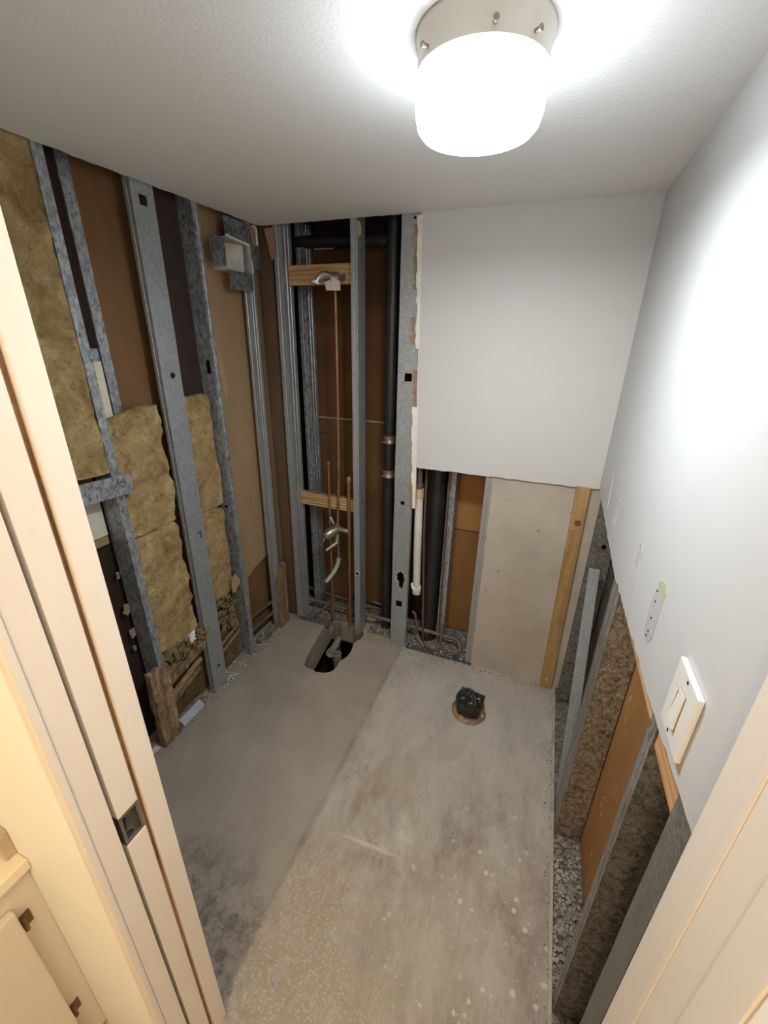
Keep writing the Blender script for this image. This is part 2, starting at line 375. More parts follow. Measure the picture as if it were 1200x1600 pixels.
def m_floor():
    n = NT('concrete_floor')
    x, y, z = n.sep()
    wob = n.math('MULTIPLY', n.math('SUBTRACT', n.noise(6, 4, 0.6), 0.5), 0.035)
    side = n.map(n.math('ADD', x, wob), 0.840, 0.858)                     # 1 on the right-hand slab
    left = n.ramp(n.noise(2.6, 6, 0.55), [(0.3, (0.27,0.22,0.17)), (0.7, (0.36,0.30,0.24))])
    st = n.scale(n.obj, (1, 0.45, 1))
    right = n.ramp(n.noise(6.0, 10, 0.76, vec=st, dist=0.3), [(0.32, (0.225,0.175,0.135)), (0.50, (0.37,0.31,0.25)), (0.68, (0.48,0.43,0.36))])
    # worn fine texture
    c = n.mix(side, left, right)
    # dark grime on the left slab near the door
    g = n.blob(0.62, -1.62, 0.34, 0.20, 0.4, 0.0, 0.35, 7)
    g = n.math('MULTIPLY', g, n.map(n.noise(13, 9, 0.82), 0.44, 0.56))
    c = n.mix(n.math('MULTIPLY', g, 0.75), c, (0.075,0.055,0.04))
    # seam line grime
    seam = n.map(n.math('ABSOLUTE', n.math('ADD', n.math('SUBTRACT', x, 0.845), wob)), 0.022, 0.0)
    seam = n.math('MULTIPLY', seam, n.map(n.noise(9, 5, 0.7), 0.35, 0.7))
    c = n.mix(n.math('MULTIPLY', seam, 0.7), c, (0.10,0.075,0.055))
    # lighter ground by the flange
    l = n.math('MULTIPLY', side, n.blob(1.35, -0.35, 0.55, 0.42, 0.5, 0, 0.25, 3))
    c = n.mix(n.math('MULTIPLY', l, 0.45), c, (0.50,0.475,0.425))
    # crisp worn flecks
    fl_ = n.noise(21, 12, 0.85, vec=st); c = n.mix(n.math('MULTIPLY', side, n.map(fl_, 0.555, 0.585, 0, 0.32)), c, (0.56,0.505,0.43))
    fl2 = n.noise(16, 12, 0.85, vec=st); c = n.mix(n.math('MULTIPLY', side, n.map(fl2, 0.425, 0.395, 0, 0.35)), c, (0.17,0.13,0.10))
    # tile-adhesive residue with its mosaic print
    hexa = n.map(n.math('ADD', n.vor(98, rand=0.6), n.math('MULTIPLY', n.noise(150, 4, 0.7), 0.35)), 0.66, 0.30)
    brk = n.math('SUBTRACT', n.noise(17, 9, 0.8), 0.5)
    for (cx, cy, rx, ry, a) in ((0.98,-1.56,0.20,0.20,0.95),(1.18,-1.66,0.26,0.16,0.8),(0.97,-1.36,0.12,0.13,0.9),(1.13,-0.86,0.13,0.10,0.55),(1.02,-0.93,0.05,0.10,0.5),(1.16,-1.36,0.12,0.07,0.5)):
        k = n.blob(cx, cy, rx, ry, 0.22, 0, 0.30, 6)
        k = n.math('MULTIPLY', n.map(n.math('ADD', n.math('MULTIPLY', k, 0.72), n.math('MULTIPLY', brk, 5.0)), 0.46, 0.56), side)
        k = n.math('MULTIPLY', k, n.blob(cx, cy, rx*1.35, ry*1.35, 0.15, 0, 0.1, 4))
        resid = n.mix(hexa, (0.34,0.27,0.185), (0.52,0.43,0.31))
        c = n.mix(n.math('MULTIPLY', k, a*0.85), c, resid)
    k = n.blob(1.10, -1.155, .105, .007, 0.5, 0.03, 0.05, 9); c = n.mix(n.math('MULTIPLY', k, .8), c, (0.58,0.52,0.39))
    k = n.math('MULTIPLY', n.blob(1.10, -1.15, .10, .05, 0.4, 0.0, 0.3, 12), n.map(brk, 0.0, 0.08)); c = n.mix(n.math('MULTIPLY', k, .6), c, (0.52,0.46,0.34))
    k = n.math('MULTIPLY', n.blob(1.22, -1.05, .03, .06, 0.4, 0.5, 0.3, 14), n.map(brk, -0.05, 0.05)); c = n.mix(n.math('MULTIPLY', k, .7), c, (0.60,0.54,0.45))
    # fine scratches along the slab
    scr = n.noise(70, 6, 0.75, vec=n.scale(n.obj, (1, .16, 1)))
    c = n.mix(n.math('MULTIPLY', side, n.map(scr, 0.57, 0.68, 0, 0.35)), c, (0.12,0.095,0.075))
    # yellowed smudge
    k = n.math('MULTIPLY', side, n.blob(1.40,-1.38,0.20,0.16,0.7,0,0.3,5)); c = n.mix(n.math('MULTIPLY', k, 0.3), c, (0.36,0.33,0.20))
    # drips of white paint in the near right part
    reg = n.math('MULTIPLY', n.blob(1.55,-1.35,0.30,0.50,0.3,0,0.25,4), side)
    wv = n.t.nodes.new('ShaderNodeVectorMath'); wv.operation = 'MULTIPLY_ADD'
    n.put(wv.inputs[0], n.noise(60, 3, 0.6, col=True)); wv.inputs[1].default_value = (0.012,)*3; n.put(wv.inputs[2], n.obj)
    d1 = n.map(n.vor(20, vec=wv.outputs[0]), 0.20, 0.14); d2 = n.map(n.vor(38, vec=wv.outputs[0]), 0.15, 0.10)
    pick = n.map(n.noise(7, 2, 0.5), 0.42, 0.46)
    dots = n.math('MULTIPLY', n.math('MULTIPLY', n.math('MAXIMUM', d1, n.math('MULTIPLY', d2, 0.8)), reg), pick)
    c = n.mix(n.math('MULTIPLY', dots, 0.8), c, (0.66,0.60,0.52))
    # sparse grit everywhere
    c = n.mix(n.map(n.noise(45, 5, 0.8), 0.66, 0.74, 0, 0.45), c, (0.09,0.07,0.055))
    c = n.mix(n.map(n.noise(11, 10, 0.8), 0.40, 0.62, 0, 0.22), c, (0.42,0.38,0.32))
    c = n.mix(n.math('MULTIPLY', side, n.map(n.noise(33, 6, 0.8, vec=st), 0.60, 0.72, 0, 0.45)), c, (0.58,0.53,0.46))
    h = n.math('ADD', n.math('MULTIPLY', n.noise(40, 6, 0.65), 0.5), n.math('MULTIPLY', side, 0.5))
    h = n.math('SUBTRACT', h, n.math('MULTIPLY', seam, 0.5))
    return n.done(c, n.map(n.noise(4, 4, 0.6), 0.3, 0.7, 0.55, 0.85), 0, n.bump(h, 0.4, 0.006), spec=0.3)
FLOOR = m_floor()

def m_rubble():
    n = NT('rubble_dust')
    c = n.ramp(n.noise(40, 6, 0.75), [(0.36, (0.09,0.07,0.055)), (0.55, (0.26,0.225,0.185)), (0.72, (0.62,0.58,0.52))])
    return n.done(c, 0.95, 0, n.bump(n.noise(80, 5, 0.75), 0.8, 0.01), spec=0.1)
RUBBLE = m_rubble()
CRUMB = m_plain('plaster_crumbs', (0.62,0.58,0.52), 0.95, c2=(0.30,0.26,0.22))
CRUMBD = m_plain('dirty_crumbs', (0.25,0.19,0.14), 0.95, c2=(0.10,0.075,0.055))

def m_glass():
    n = NT('lit_opal_glass')
    n.b.inputs['Emission Color'].default_value = (*LAMP_COLOR, 1); n.b.inputs['Emission Strength'].default_value = LAMP_STRENGTH
    return n.done((0.9,0.9,0.9), 0.3)
LITGLASS = m_glass()

# ------------------------------------------------------------------ jagged edges
def jag(a, b, n, amp, seed, fn=None):
    """points from a to b with a ragged offset in the second coordinate"""
    rng = random.Random(seed); out = []
    for i in range(n+1):
        t = i/n; p = (a[0]+(b[0]-a[0])*t, a[1]+(b[1]-a[1])*t)
        d = (rng.random()-0.5)*amp if 0 < i < n else 0
        dx, dy = b[0]-a[0], b[1]-a[1]; L = math.hypot(dx, dy)
        out.append((p[0]-dy/L*d, p[1]+dx/L*d))
    return out

# ------------------------------------------------------------------ ROOM SHELL
H = 2.40; W = 1.79; T = 0.0125
DOORX = 0.877; JR = 1.79
# floor with the broken hole
hole = [(.318,-.331),(.336,-.378),(.360,-.392),(.395,-.390),(.43,-.402),(.47,-.395),(.505,-.378),(.524,-.35),(.528,-.30),(.522,-.265),(.535,-.245),(.548,-.215),(.552,-.16),(.545,-.12),(.535,-.09),(.545,-.05),(.560,-.03),(.565,.02),(.54,.06),(.50,.085),(.40,.09),(.31,.09),(.262,.07),(.270,.0),(.282,-.10),(.298,-.22)]
outer = [(-.13,-1.75),(-.13,.32),(1.795,.32),(1.795,-1.75)]
def slab_with_hole():
    bm = NB()
    vs = [Vector((p[0], p[1], 0)) for p in outer] + [Vector((p[0], p[1], 0)) for p in hole]
    tri = tessellate_polygon([vs[:4], vs[4:]])
    bv = [bm.verts.new(v) for v in vs]
    for t in tri: bm.faces.new([bv[i] for i in t])
    lo = [bm.verts.new((p[0]+(0.02 if p[0] < .3 else 0), p[1], -.16)) for p in hole]; n = len(hole)
    for i in range(n): bm.faces.new((bv[4+i], bv[4+(i+1) % n], lo[(i+1) % n], lo[i]))
    # outer skirt
    lo2 = [bm.verts.new((p[0], p[1], -.16)) for p in outer]
    for i in range(4): bm.faces.new((bv[i], bv[(i+1) % 4], lo2[(i+1) % 4], lo2[i]))
    bot = tessellate_polygon([[v.co for v in lo2], [v.co for v in lo]]); al = lo2+lo
    for t in bot: bm.faces.new([al[i] for i in t])
    return bm
fl = struct('floor', slab_with_hole(), FLOOR)
b = NB(); box(b, 1.795, 2.6, -1.75, .32, -.16, -.012); struct('floor_channel_right', b, RUBBLE)
b = NB(); box(b, -.5, 2.6, -3.6, -1.75, -.16, -.002); struct('floor_hall', b, m_paint('hall_floor_vinyl', (0.42,0.33,0.24), amt=0.3, bsc=40))
b = NB(); box(b, -.5, 2.6, -3.6, .6, -.62, -.60); box(b, -.5, -.48, -3.6, .6, -.62, -.16); box(b, 2.58, 2.6, -3.6, .6, -.62, -.16); box(b, -.5, 2.6, .58, .6, -.62, -.16); box(b, -.5, 2.6, -3.6, -3.58, -.62, -.16)
struct('floor_void', b, DARKB)
b = NB(); prism(b, [(1.783,-1.7),(1.7955,-1.7),(1.7965,-.06),(1.786,-.06)], 'z', .0005, .008); o = struct('trim_1', b, m_plain('floor_edge_grout', (0.46,0.40,0.30), 0.9, nb=0.6, c2=(0.30,0.27,0.2)))

# ceiling drywall with ragged broken edges at left and back
pts = [(1.80,-1.75),(1.80,.0)] + [(.90,.0)] + jag((.87,.004),(.02,.004),40,.010,3) + jag((-.003,-.01),(-.006,-1.75),60,.012,4)
b = prism(NB(), pts, 'z', H, H+T); ceil = struct('ceiling', b, CEIL)
b = NB(); box(b, -.5, 2.6, -3.6, .6, H+.05, H+.08); struct('ceiling_deck', b, DECK)
b = NB(); box(b, -.5, 2.6, -3.6, -1.75, H, H+.02); struct('ceiling_hall', b, CEIL)

# back wall upper drywall
pts = [(W,1.243)] + [(W,H),(.858,H)] + jag((.855,2.38),(.864,1.95),14,.006,8) + jag((.866,1.90),(.872,1.60),6,.002,8) + jag((.874,1.55),(.884,1.245),6,.003,9) + jag((.90,1.238),(W-.02,1.241),26,.006,10)
b = prism(NB(), pts, 'y', 0.0, T, mats=1); wb = struct('wall_back', b, [WALLP, GYP])
# torn gypsum and paper along its left edge
def torn(name, cx, z0, z1, w0, seed, mat, y0=-.002, y1=.0115, parent=wb, n=26, amp=.010):
    L = jag((cx(z1)-w0, z1), (cx(z0)-w0*.6, z0), n, amp, seed); R = [(cx(z0)+.004, z0), (cx(z1)+.004, z1)]
    return obj(name, prism(NB(), L+R, 'y', y0, y1), mat, parent)
edge = lambda z: .858 + (H-z)*.0215
torn('torn_gypsum', edge, 1.84, 2.39, .020, 11, GYP)
torn('torn_gypsum', edge, 1.00, 1.56, .026, 13, GYP)
torn('torn_paper', lambda z: edge(z)-.016, 2.10, 2.36, .022, 12, PAPER, .006, .0118, amp=.016)
torn('torn_paper', lambda z: edge(z)-.010, 1.55, 1.74, .018, 15, PAPER, .006, .0118, amp=.012)
torn('torn_paper', lambda z: edge(z)-.018, 1.01, 1.16, .014, 16, PAPER, .004, .0118, amp=.010)
torn('torn_paper', lambda z: edge(z)-.030, 1.86, 1.98, .018, 19, PAPER, .0105, .0119, n=10, amp=.02)

# right wall drywall, cut off ragged at about 1.24 m
cut = jag((-.005,1.248),(-.30,1.222),12,.006,20)+jag((-.32,1.22),(-.745,1.187),18,.007,21)+jag((-.77,1.19),(-1.35,1.219),30,.010,22)+jag((-1.37,1.222),(-1.615,1.243),12,.006,23)+[(-1.632,1.205)]
pts = [(0.0,H),(0.0,1.249)] + cut + [(-1.645,1.21),(-1.645,H)]
b = prism(NB(), pts, 'x', W, W+T, mats=1); wr = struct('wall_right', b, [WALLP, GYP])

# old mounting scars and patches on the right wall
def patch(name, yz, mat, lbl, t=.0012):
    b = prism(NB(), yz, 'x', W-t, W+.001); o = obj(name, b, mat, wr); o['label'] = lbl; return o
patch('bare_patch', [(-1.170,1.412),(-1.222,1.400),(-1.228,1.308),(-1.210,1.277),(-1.180,1.272),(-1.167,1.282),(-1.156,1.351)], MAUVE, 'mauve bare strip where a fitting was pulled off')
patch('bare_patch', [(-1.178,1.423),(-1.211,1.430),(-1.224,1.413),(-1.222,1.385),(-1.190,1.400),(-1.164,1.405)], GREENP, 'pale green tip of the bare strip', .0016)
SCAR = m_plain('plaster_scar', (0.50,0.45,0.44), 0.9, nb=0.5, c2=(0.66,0.62,0.6))
patch('plaster_scar', jag((-.940,1.400),(-.945,1.335),5,.010,31)+jag((-.985,1.33),(-.968,1.40),5,.010,32), m_plain('dirty_scar', (0.34,0.29,0.24), 0.9, nb=0.6, c2=(0.6,0.55,0.5)), 'dirty torn scar in the plaster')
patch('plaster_scar', jag((-.950,1.33),(-.950,1.245),5,.006,33)+jag((-.985,1.25),(-.985,1.33),5,.006,34), m_plain('pale_scar', (0.62,0.57,0.53), 0.8), 'pale lower scar in the plaster')
patch('plaster_scar', jag((-.275,1.40),(-.31,1.27),5,.004,35)+jag((-.335,1.27),(-.29,1.40),5,.004,36), SCAR, 'thin grey scar by the back corner')
patch('plaster_scar', jag((-.505,1.38),(-.470,1.27),5,.004,37)+jag((-.555,1.27),(-.565,1.38),5,.004,38), SCAR, 'thin mauve scar near the back corner')
for i, (y, z) in enumerate(((-1.176,1.392),(-1.184,1.37),(-1.189,1.33),(-1.196,1.30),(-1.192,1.285))):
    b = NB(); tube(b, [(W-.003,y,z),(W+.002,y,z)], .0022, 6); obj('screw_hole', b, HOLE, wr)

# boards seen behind the left wall's studs, one panel each
def panel(name, bm, mat, lbl=None, parent=None):
    o = obj(name, bm, mat, parent); 
    if lbl: o['label'] = lbl
    return o
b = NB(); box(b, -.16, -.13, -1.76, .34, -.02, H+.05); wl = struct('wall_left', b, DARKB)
panel('board', boxm(-.128,-.112,-1.00,-.40,.02,H+.04), BROWN, 'brown paper-faced board behind the studs', wl)
panel('board', boxm(-.128,-.114,-1.75,-1.065,1.30,H+.04), BROWN, 'brown board behind the near insulation', wl)
panel('board', boxm(-.125,-.100,-1.60,-1.07,1.125,1.30), m_plain('pale_board', (0.62,0.58,0.48), 0.8), 'pale board strip below the strap', wl)
panel('board', boxm(-.125,-.104,-1.60,-1.07,1.085,1.12), m_plain('olive_strip', (0.26,0.2,0.1), 0.8), 'thin olive edge strip', wl)
kb = [(-.355,H+.03),(-.355,1.70),(-.365,1.2),(-.362,.02),(-.325,.02),(-.315,.12),(-.305,.30),(-.300,.47),(-.285,.492),(-.27,.485),(-.255,.505),(-.20,.52),(-.12,.535),(-.045,.55),(-.045,H+.03)]
panel('board', prism(NB(), kb, 'x', -.100, -.088), KRAFT, 'tan kraft-faced board torn off along its lower edge', wl)
panel('board', boxm(-.128,-.115,-.36,.0,.02,.60), BROWN, 'dark board showing under the torn edge', wl)
panel('board', prism(NB(), [(-.63,H+.03),(-.63,1.45),(-.44,1.45),(-.44,H+.03)], 'x', -.106, -.092), m_board('blackened_board', (0.02,0.013,0.010), (0.075,0.05,0.038)), 'blackened board between the second and third studs', wl)
CBD = panel('wall_corner_board', boxm(-.108,-.028,-.028,.0,.02,H+.03), m_board('corner_board', (0.17,0.10,0.055), (0.28,0.18,0.105)), 'brown board edge in the corner', None); CBD['kind'] = 'structure'  # a left-wall board in the corner, kept as its own object; not a trim

# boards at the back of the pipe chase, and its side walls
b = NB(); box(b, -.16, 2.0, .322, .345, -.16, H+.05); wc = struct('wall_chase', b, DARKB)
panel('board', boxm(.05,.66,.302,.320,1.412,2.335), BACKB, 'upper dark brown board of the pipe chase', wc)
panel('board', boxm(.05,.66,.302,.320,.06,1.396), m_board('brown_backing_board_lower', (0.085,0.045,0.019), (0.145,0.08,0.035), streak=(0.4,1,1)), 'lower brown board of the pipe chase', wc)
panel('seam_tape', prism(NB(), jag((.05,1.400),(.66,1.400),20,.003,41)+[(.66,1.412),(.05,1.412)], 'y', .298, .302), m_plain('seam_paper', (0.30,0.21,0.12), 0.9), None, wc)
panel('white_strip', boxm(.145,.27,.296,.302,2.335,2.352), WHITE, 'short pale strip at the top of the board', wc)
b = NB(); rg = random.Random(5)
for i in range(26):
    x = .13+i*.006+(.05 if i > 9 else 0)+(.04 if i > 18 else 0); h_ = .004+.006*rg.random()
    box(b, x, x+.0022+.002*rg.random(), .3008, .3022, 1.305-h_/2, 1.305+h_/2)
panel('printed_mark', b, HOLE, None, wc)
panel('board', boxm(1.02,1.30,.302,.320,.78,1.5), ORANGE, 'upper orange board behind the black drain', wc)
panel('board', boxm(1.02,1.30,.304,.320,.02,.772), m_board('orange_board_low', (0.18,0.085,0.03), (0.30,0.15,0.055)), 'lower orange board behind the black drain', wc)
b = NB(); box(b, .03, .12, .030, .038, .02, H+.03)
# return board closing the left corner of the back wall
b.free()
panel('board', boxm(-.12,.040,.040,.052,.02,H+.03), m_board('corner_back_board', (0.12,0.07,0.038), (0.22,0.135,0.08)), 'brown board edge turning the corner', wc)
b = NB(); box(b, 1.87, 2.0, -.005, .33, -.16, H+.05); struct('wall_chase_end', b, DARKB)

# beige cement board behind the missing lower drywall
pts = [(1.298,.0)]+jag((1.297,.02),(1.297,1.30),40,.004,44)+[(1.83,1.30),(1.83,.0)]
b = prism(NB(), pts, 'y', .014, .030); cb = struct('wall_back_lower', b, CEMENT)
cb['label'] = 'beige cement board panel at the foot of the back wall'

# boards behind the right wall's studs
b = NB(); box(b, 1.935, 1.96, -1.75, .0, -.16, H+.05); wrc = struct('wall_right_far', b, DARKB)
panel('board', boxm(1.9,1.915,-1.33,-.79,-.01,1.6), ORANGE, 'orange kraft board with white scratches', wrc)
panel('board', boxm(1.9,1.915,-.785,-.02,-.01,1.6), m_board('mottled_board', (0.06,0.045,0.032), (0.16,0.125,0.09), sc=14, streak=(1,1,1)), 'dark mottled board', wrc)
panel('board', boxm(1.9,1.915,-1.745,-1.335,-.01,1.6), m_board('mottled_board_near', (0.04,0.033,0.028), (0.11,0.09,0.075), sc=18, streak=(1,1,1)), 'dark fibrous board near the door', wrc)
SCR = m_plain('white_scratch', (0.62,0.5,0.36), 0.9)
rg = random.Random(9); b = NB()
for i in range(34):
    y = -.86-rg.random()*.40; z = .15+rg.random()*.85; l = .004+.014*rg.random(); w_ = .0012+.0022*rg.random(); s = rg.choice((-1,1,1))*.3
    prism(b, [(y,z),(y+w_,z+w_*.5),(y+w_+l*s,z+l),(y+l*s,z+l*1.05)], 'x', 1.8992, 1.9002)
o = obj('scratches', b, SCR, wrc); o['kind'] = 'stuff'

# ------------------------------------------------------------------ DOORWAY
b = NB(); box(b, -.16, DOORX-.022, -1.745, -1.733, 0, H); box(b, DOORX-.022, 2.0, -1.745, -1.733, 2.19, H); box(b, -.6, DOORX, -1.885, -1.873, 0, H, .001); box(b, DOORX, 2.6, -1.885, -1.873, 2.19, H); box(b, DOORX-.02, 2.0, -1.873, -1.745, 2.19, 2.21)
struct('wall_front', b, HALLP)
struct('trim_2', boxm(.850,DOORX,-1.7725,-1.7325,0,2.19,.0018), CREAM)       # inner split jamb
struct('trim_3', boxm(.850,DOORX,-1.8725,-1.8335,0,2.19,.0018), CREAM)       # outer split jamb
struct('trim_4', boxm(.857,DOORX+.003,-1.888,-1.8735,0,2.19,.004), CREAM)    # corner bead
struct('trim_5', boxm(.852,.866,-1.7785,-1.773,0,2.19), m_wood('pocket_slat_wood', (0.22,0.11,0.05), (0.50,0.30,0.17), 'z', 20, .4))   # bare wood slat of the pocket
struct('trim_6', boxm(.852,.870,-1.7822,-1.7795,0,2.19), m_wood('pocket_slat_pale', (0.45,0.28,0.17), (0.62,0.43,0.28), 'z', 20, .3))
d = NB(); box(d, .30, .8735, -1.8245, -1.7825, .012, .972, .0012); box(d, .30, .8735, -1.8245, -1.7825, 1.052, 2.08, .0012); box(d, .30, .852, -1.8245, -1.7825, .972, 1.052)
door = struct('door_1', d, CREAM); door['label'] = 'cream pocket door slid into the wall with only its edge showing'
b = NB()
box(b, .853, .8725, -1.8245, -1.7830, .973, .980); box(b, .853, .8725, -1.8245, -1.7830, 1.044, 1.051)
box(b, .853, .8725, -1.8245, -1.8185, .980, 1.044); box(b, .853, .8725, -1.7890, -1.7830, .980, 1.044); box(b, .851, .8545, -1.8185, -1.7890, .980, 1.044)
pl = obj('edge_pull', b, CHROME, door)
b = NB(); prism(b, [(-1.812,.990),(-1.797,.990),(-1.7925,1.03),(-1.806,1.034)], 'x', .8545, .8625); obj('pull_latch', b, m_plain('latch_metal', (0.22,0.2,0.19), 0.25, 0.9), pl)
# right-hand jamb and casing
struct('trim_7', boxm(1.772,1.82,-1.690,-1.636,0,2.19,.002), CREAM)
struct('trim_8', boxm(1.7705,1.82,-1.704,-1.689,0,2.19,.002), CREAM)
struct('trim_9', boxm(1.7725,1.82,-1.764,-1.703,0,2.19,.0015), CREAM)
struct('trim_10', boxm(1.7695,1.83,-1.818,-1.7635,0,2.19,.002), CREAM)
struct('trim_11', boxm(1.772,1.86,-1.879,-1.8175,0,2.19,.005), HALLP)
struct('wall_hall_right', boxm(1.86,2.6,-1.88,-1.875,0,H), HALLP)
# hall shell behind the camera
b = NB(); box(b, -.6, -.58, -3.6, -1.87, 0, H); struct('wall_hall_far_left', b, HALLP)
b = NB(); box(b, 2.58, 2.6, -3.6, -1.87, 0, H); struct('wall_hall_far_right', b, HALLP)
b = NB(); box(b, -.6, 2.6, -3.6, -3.58, 0, H); struct('wall_hall_behind', b, HALLP)

# ------------------------------------------------------------------ CEILING LIGHT
LC = (1.295, -1.09)
t = thing('ceiling_light', (*LC, H), 'round white drum ceiling light with glowing opal glass', 'light')
b = NB(); lathe(b, (*LC, 0), [(0,H-.001),(.124,H-.001),(.125,H-.010),(.121,H-.022),(.119,H-.030),(.120,2.346),(.116,2.343),(.10,2.345),(0,2.345)], 64)
bs = obj('base', b, m_paint('lamp_base_enamel', (0.66,0.62,0.55), dirt=(0.35,0.28,0.2), amt=0.3, rough=0.4, bump=0.03), t, smooth=True)
b = NB(); lathe(b, (*LC, 0), [(0,2.346),(.111,2.346),(.117,2.338),(.1205,2.325),(.1215,2.305),(.1195,2.285),(.115,2.268),(.106,2.258),(.085,2.252),(.05,2.249),(0,2.248)], 64)
obj('glass_shade', b, LITGLASS, t, smooth=True)
ld = bpy.data.lights.new('lamp_bulb', 'AREA'); ld.shape = 'DISK'; ld.size = .17; ld.energy = LAMP_DOWN; ld.color = LAMP_COLOR
lo = bpy.data.objects.new('lamp_bulb', ld); COL.objects.link(lo); lo.location = (LC[0], LC[1], 2.246)
for a in (-2.30, -.62, -1.25, 1.2):
    b = NB(); p = Vector((LC[0]+.120*math.cos(a), LC[1]+.120*math.sin(a), 2.358)); dr = Vector((math.cos(a), math.sin(a), 0))
    tube(b, [p-dr*.004, p+dr*.006, p+dr*.012], [.0032,.0032,.0052], 8); obj('thumb_screw', b, m_plain('aged_screw', (0.25,0.2,0.16), 0.5, 0.6), t)
# hall fixture behind the camera: plain round plate the bulb hangs from
b = NB(); lathe(b, (HALL_POS[0], HALL_POS[1], 0), [(0,2.40),(.10,2.40),(.10,2.385),(.03,2.375),(.02,2.365),(0,2.365)], 32)
single('hall_lamp_holder', b, WHITE, 'white lamp holder on the hallway ceiling behind the viewer', 'light')

# ------------------------------------------------------------------ SWITCH PLATE
t = thing('light_switch', (W, -1.46, 1.262), 'white double switch plate hanging loose on the right wall', 'switch')
yA, yB, zA, zB = -1.408, -1.512, 1.268, 1.402
def plate():
    b = NB(); box(b, W-.010, W-.0005, yB, yA, zA, zB, .003); return b
obj('plate', plate(), WHITE, t)
for ya, yb, za, zb, ti in ((-1.478,-1.448,1.300,1.372,.0030),(-1.446,-1.430,1.318,1.360,.0012)):
    b = NB(); box(b, W-.0108, W-.0095, ya, yb, za, zb, .0004); k = obj('paddle_surround', b, m_plain('switch_shadow_line', (0.40,0.34,0.27), 0.5), t)
    b = NB(); prism(b, [(W-.0112,za+.002),(W-.0112-ti*1.6,za+.003),(W-.0118,zb-.002),(W-.0112,zb-.002)], 'y', ya+.0022, yb-.0022); obj('paddle', b, WHITE, k)
for yy, zz in ((-1.464,1.392),(-1.456,1.281)):
    b = NB(); tube(b, [(W-.0108,yy,zz),(W-.009,yy,zz)], .0032, 8); obj('screw_hole', b, HOLE, t)

# ------------------------------------------------------------------ STEEL STUDS
def cstud(z0, z1, web=.092, fl=.034, lip=.007, holes=(), ribs=False, seed=0, wav=.0006, flange2=True, cut_web=None):
    """open C section as a bent sheet: web along local +X at Y=0, flanges towards +Y"""
    bm = NB(); rng = random.Random(seed)
    zs0 = [z0]
    nz = max(2, int((z1-z0)/.14))
    zs = [z0+(z1-z0)*i/nz for i in range(nz+1)]
    def strip(a, b_):
        col = [(bm.verts.new((a[0],a[1],z)), bm.verts.new((b_[0],b_[1],z))) for z in zs]
        for p, q in zip(col, col[1:]): bm.faces.new((p[0], p[1], q[1], q[0]))
    g = .0022
    segs = [((lip,fl),(0,fl)), ((0,fl),(0,fl*.55+g)), ((0,fl*.55+g),(g,fl*.55)), ((g,fl*.55),(g,fl*.40)), ((g,fl*.40),(0,fl*.40-g)), ((0,fl*.40-g),(0,0))]
    for s in segs: strip(*s)
    if flange2:
        for s in segs: strip((web-s[0][0], s[0][1]), (web-s[1][0], s[1][1]))
    # web with holes
    hs = sorted(holes, key=lambda h: h[1]); z = z0
    xs = [0, web*.28, web*.28+.003, web*.36, web*.36+.003, web*.64-.003, web*.64, web*.72-.003, web*.72, web] if ribs else [0, web]
    yo = [0, 0, .004, .004, 0, 0, .004, .004, 0, 0] if ribs else [0, 0]
    def span(za, zb):
        n = max(1, int((zb-za)/.14)); q = [za+(zb-za)*i/n for i in range(n+1)]
        rows = [[bm.verts.new((x, y, zz)) for x, y in zip(xs, yo)] for zz in q]
        for r0, r1 in zip(rows, rows[1:]):
            for i in range(len(xs)-1): bm.faces.new((r0[i], r0[i+1], r1[i+1], r1[i]))
    for (u, hz, kind, sx, sz) in hs:
        cs = max(sx, sz)*1.35
        cs = min(cs, u-.001, web-u-.001) if kind != 'tall' else cs
        csx = min(max(sx*1.5, .006), u-.001, web-u-.001); csz = sz*1.3+.002
        span(z, hz-csz); z = hz+csz
        def q(x0, x1):
            vs = [bm.verts.new(p) for p in ((x0,0,hz-csz),(x1,0,hz-csz),(x1,0,hz+csz),(x0,0,hz+csz))]; bm.faces.new(vs)
        q(0, u-csx); q(u+csx, web)
        N_ = 24; inn = []; out = []
        for k in range(N_):
            a = 2*PI*k/N_+PI/4; c_, s_ = math.cos(a), math.sin(a); m = max(abs(c_), abs(s_))
            out.append(bm.verts.new((u+csx*c_/m, 0, hz+csz*s_/m)))
            if kind == 'rect': inn.append(bm.verts.new((u+sx*c_/m, 0, hz+sz*s_/m)))
            elif kind == 'rough':
                r_ = 1+.08*math.sin(5*a+1); e = math.copysign(abs(c_)**.55, c_)
                inn.append(bm.verts.new((u+sx*e*r_*(1 if s_ > -.25 else .62)+(.22*sx if s_ < -.25 else 0), 0, hz+sz*s_*r_)))
            else: inn.append(bm.verts.new((u+sx*c_, 0, hz+sz*s_)))
        for k in range(N_): bm.faces.new((out[k], out[(k+1) % N_], inn[(k+1) % N_], inn[k]))
    span(z, z1)
    bmesh.ops.remove_doubles(bm, verts=bm.verts, dist=.00005)
    for v in bm.verts:
        d = noise.noise_vector(Vector((v.co.x*8+seed*3, v.co.y*8, v.co.z*5)))*wav*3
        v.co += Vector((d.x, d.y, 0))
    return bm

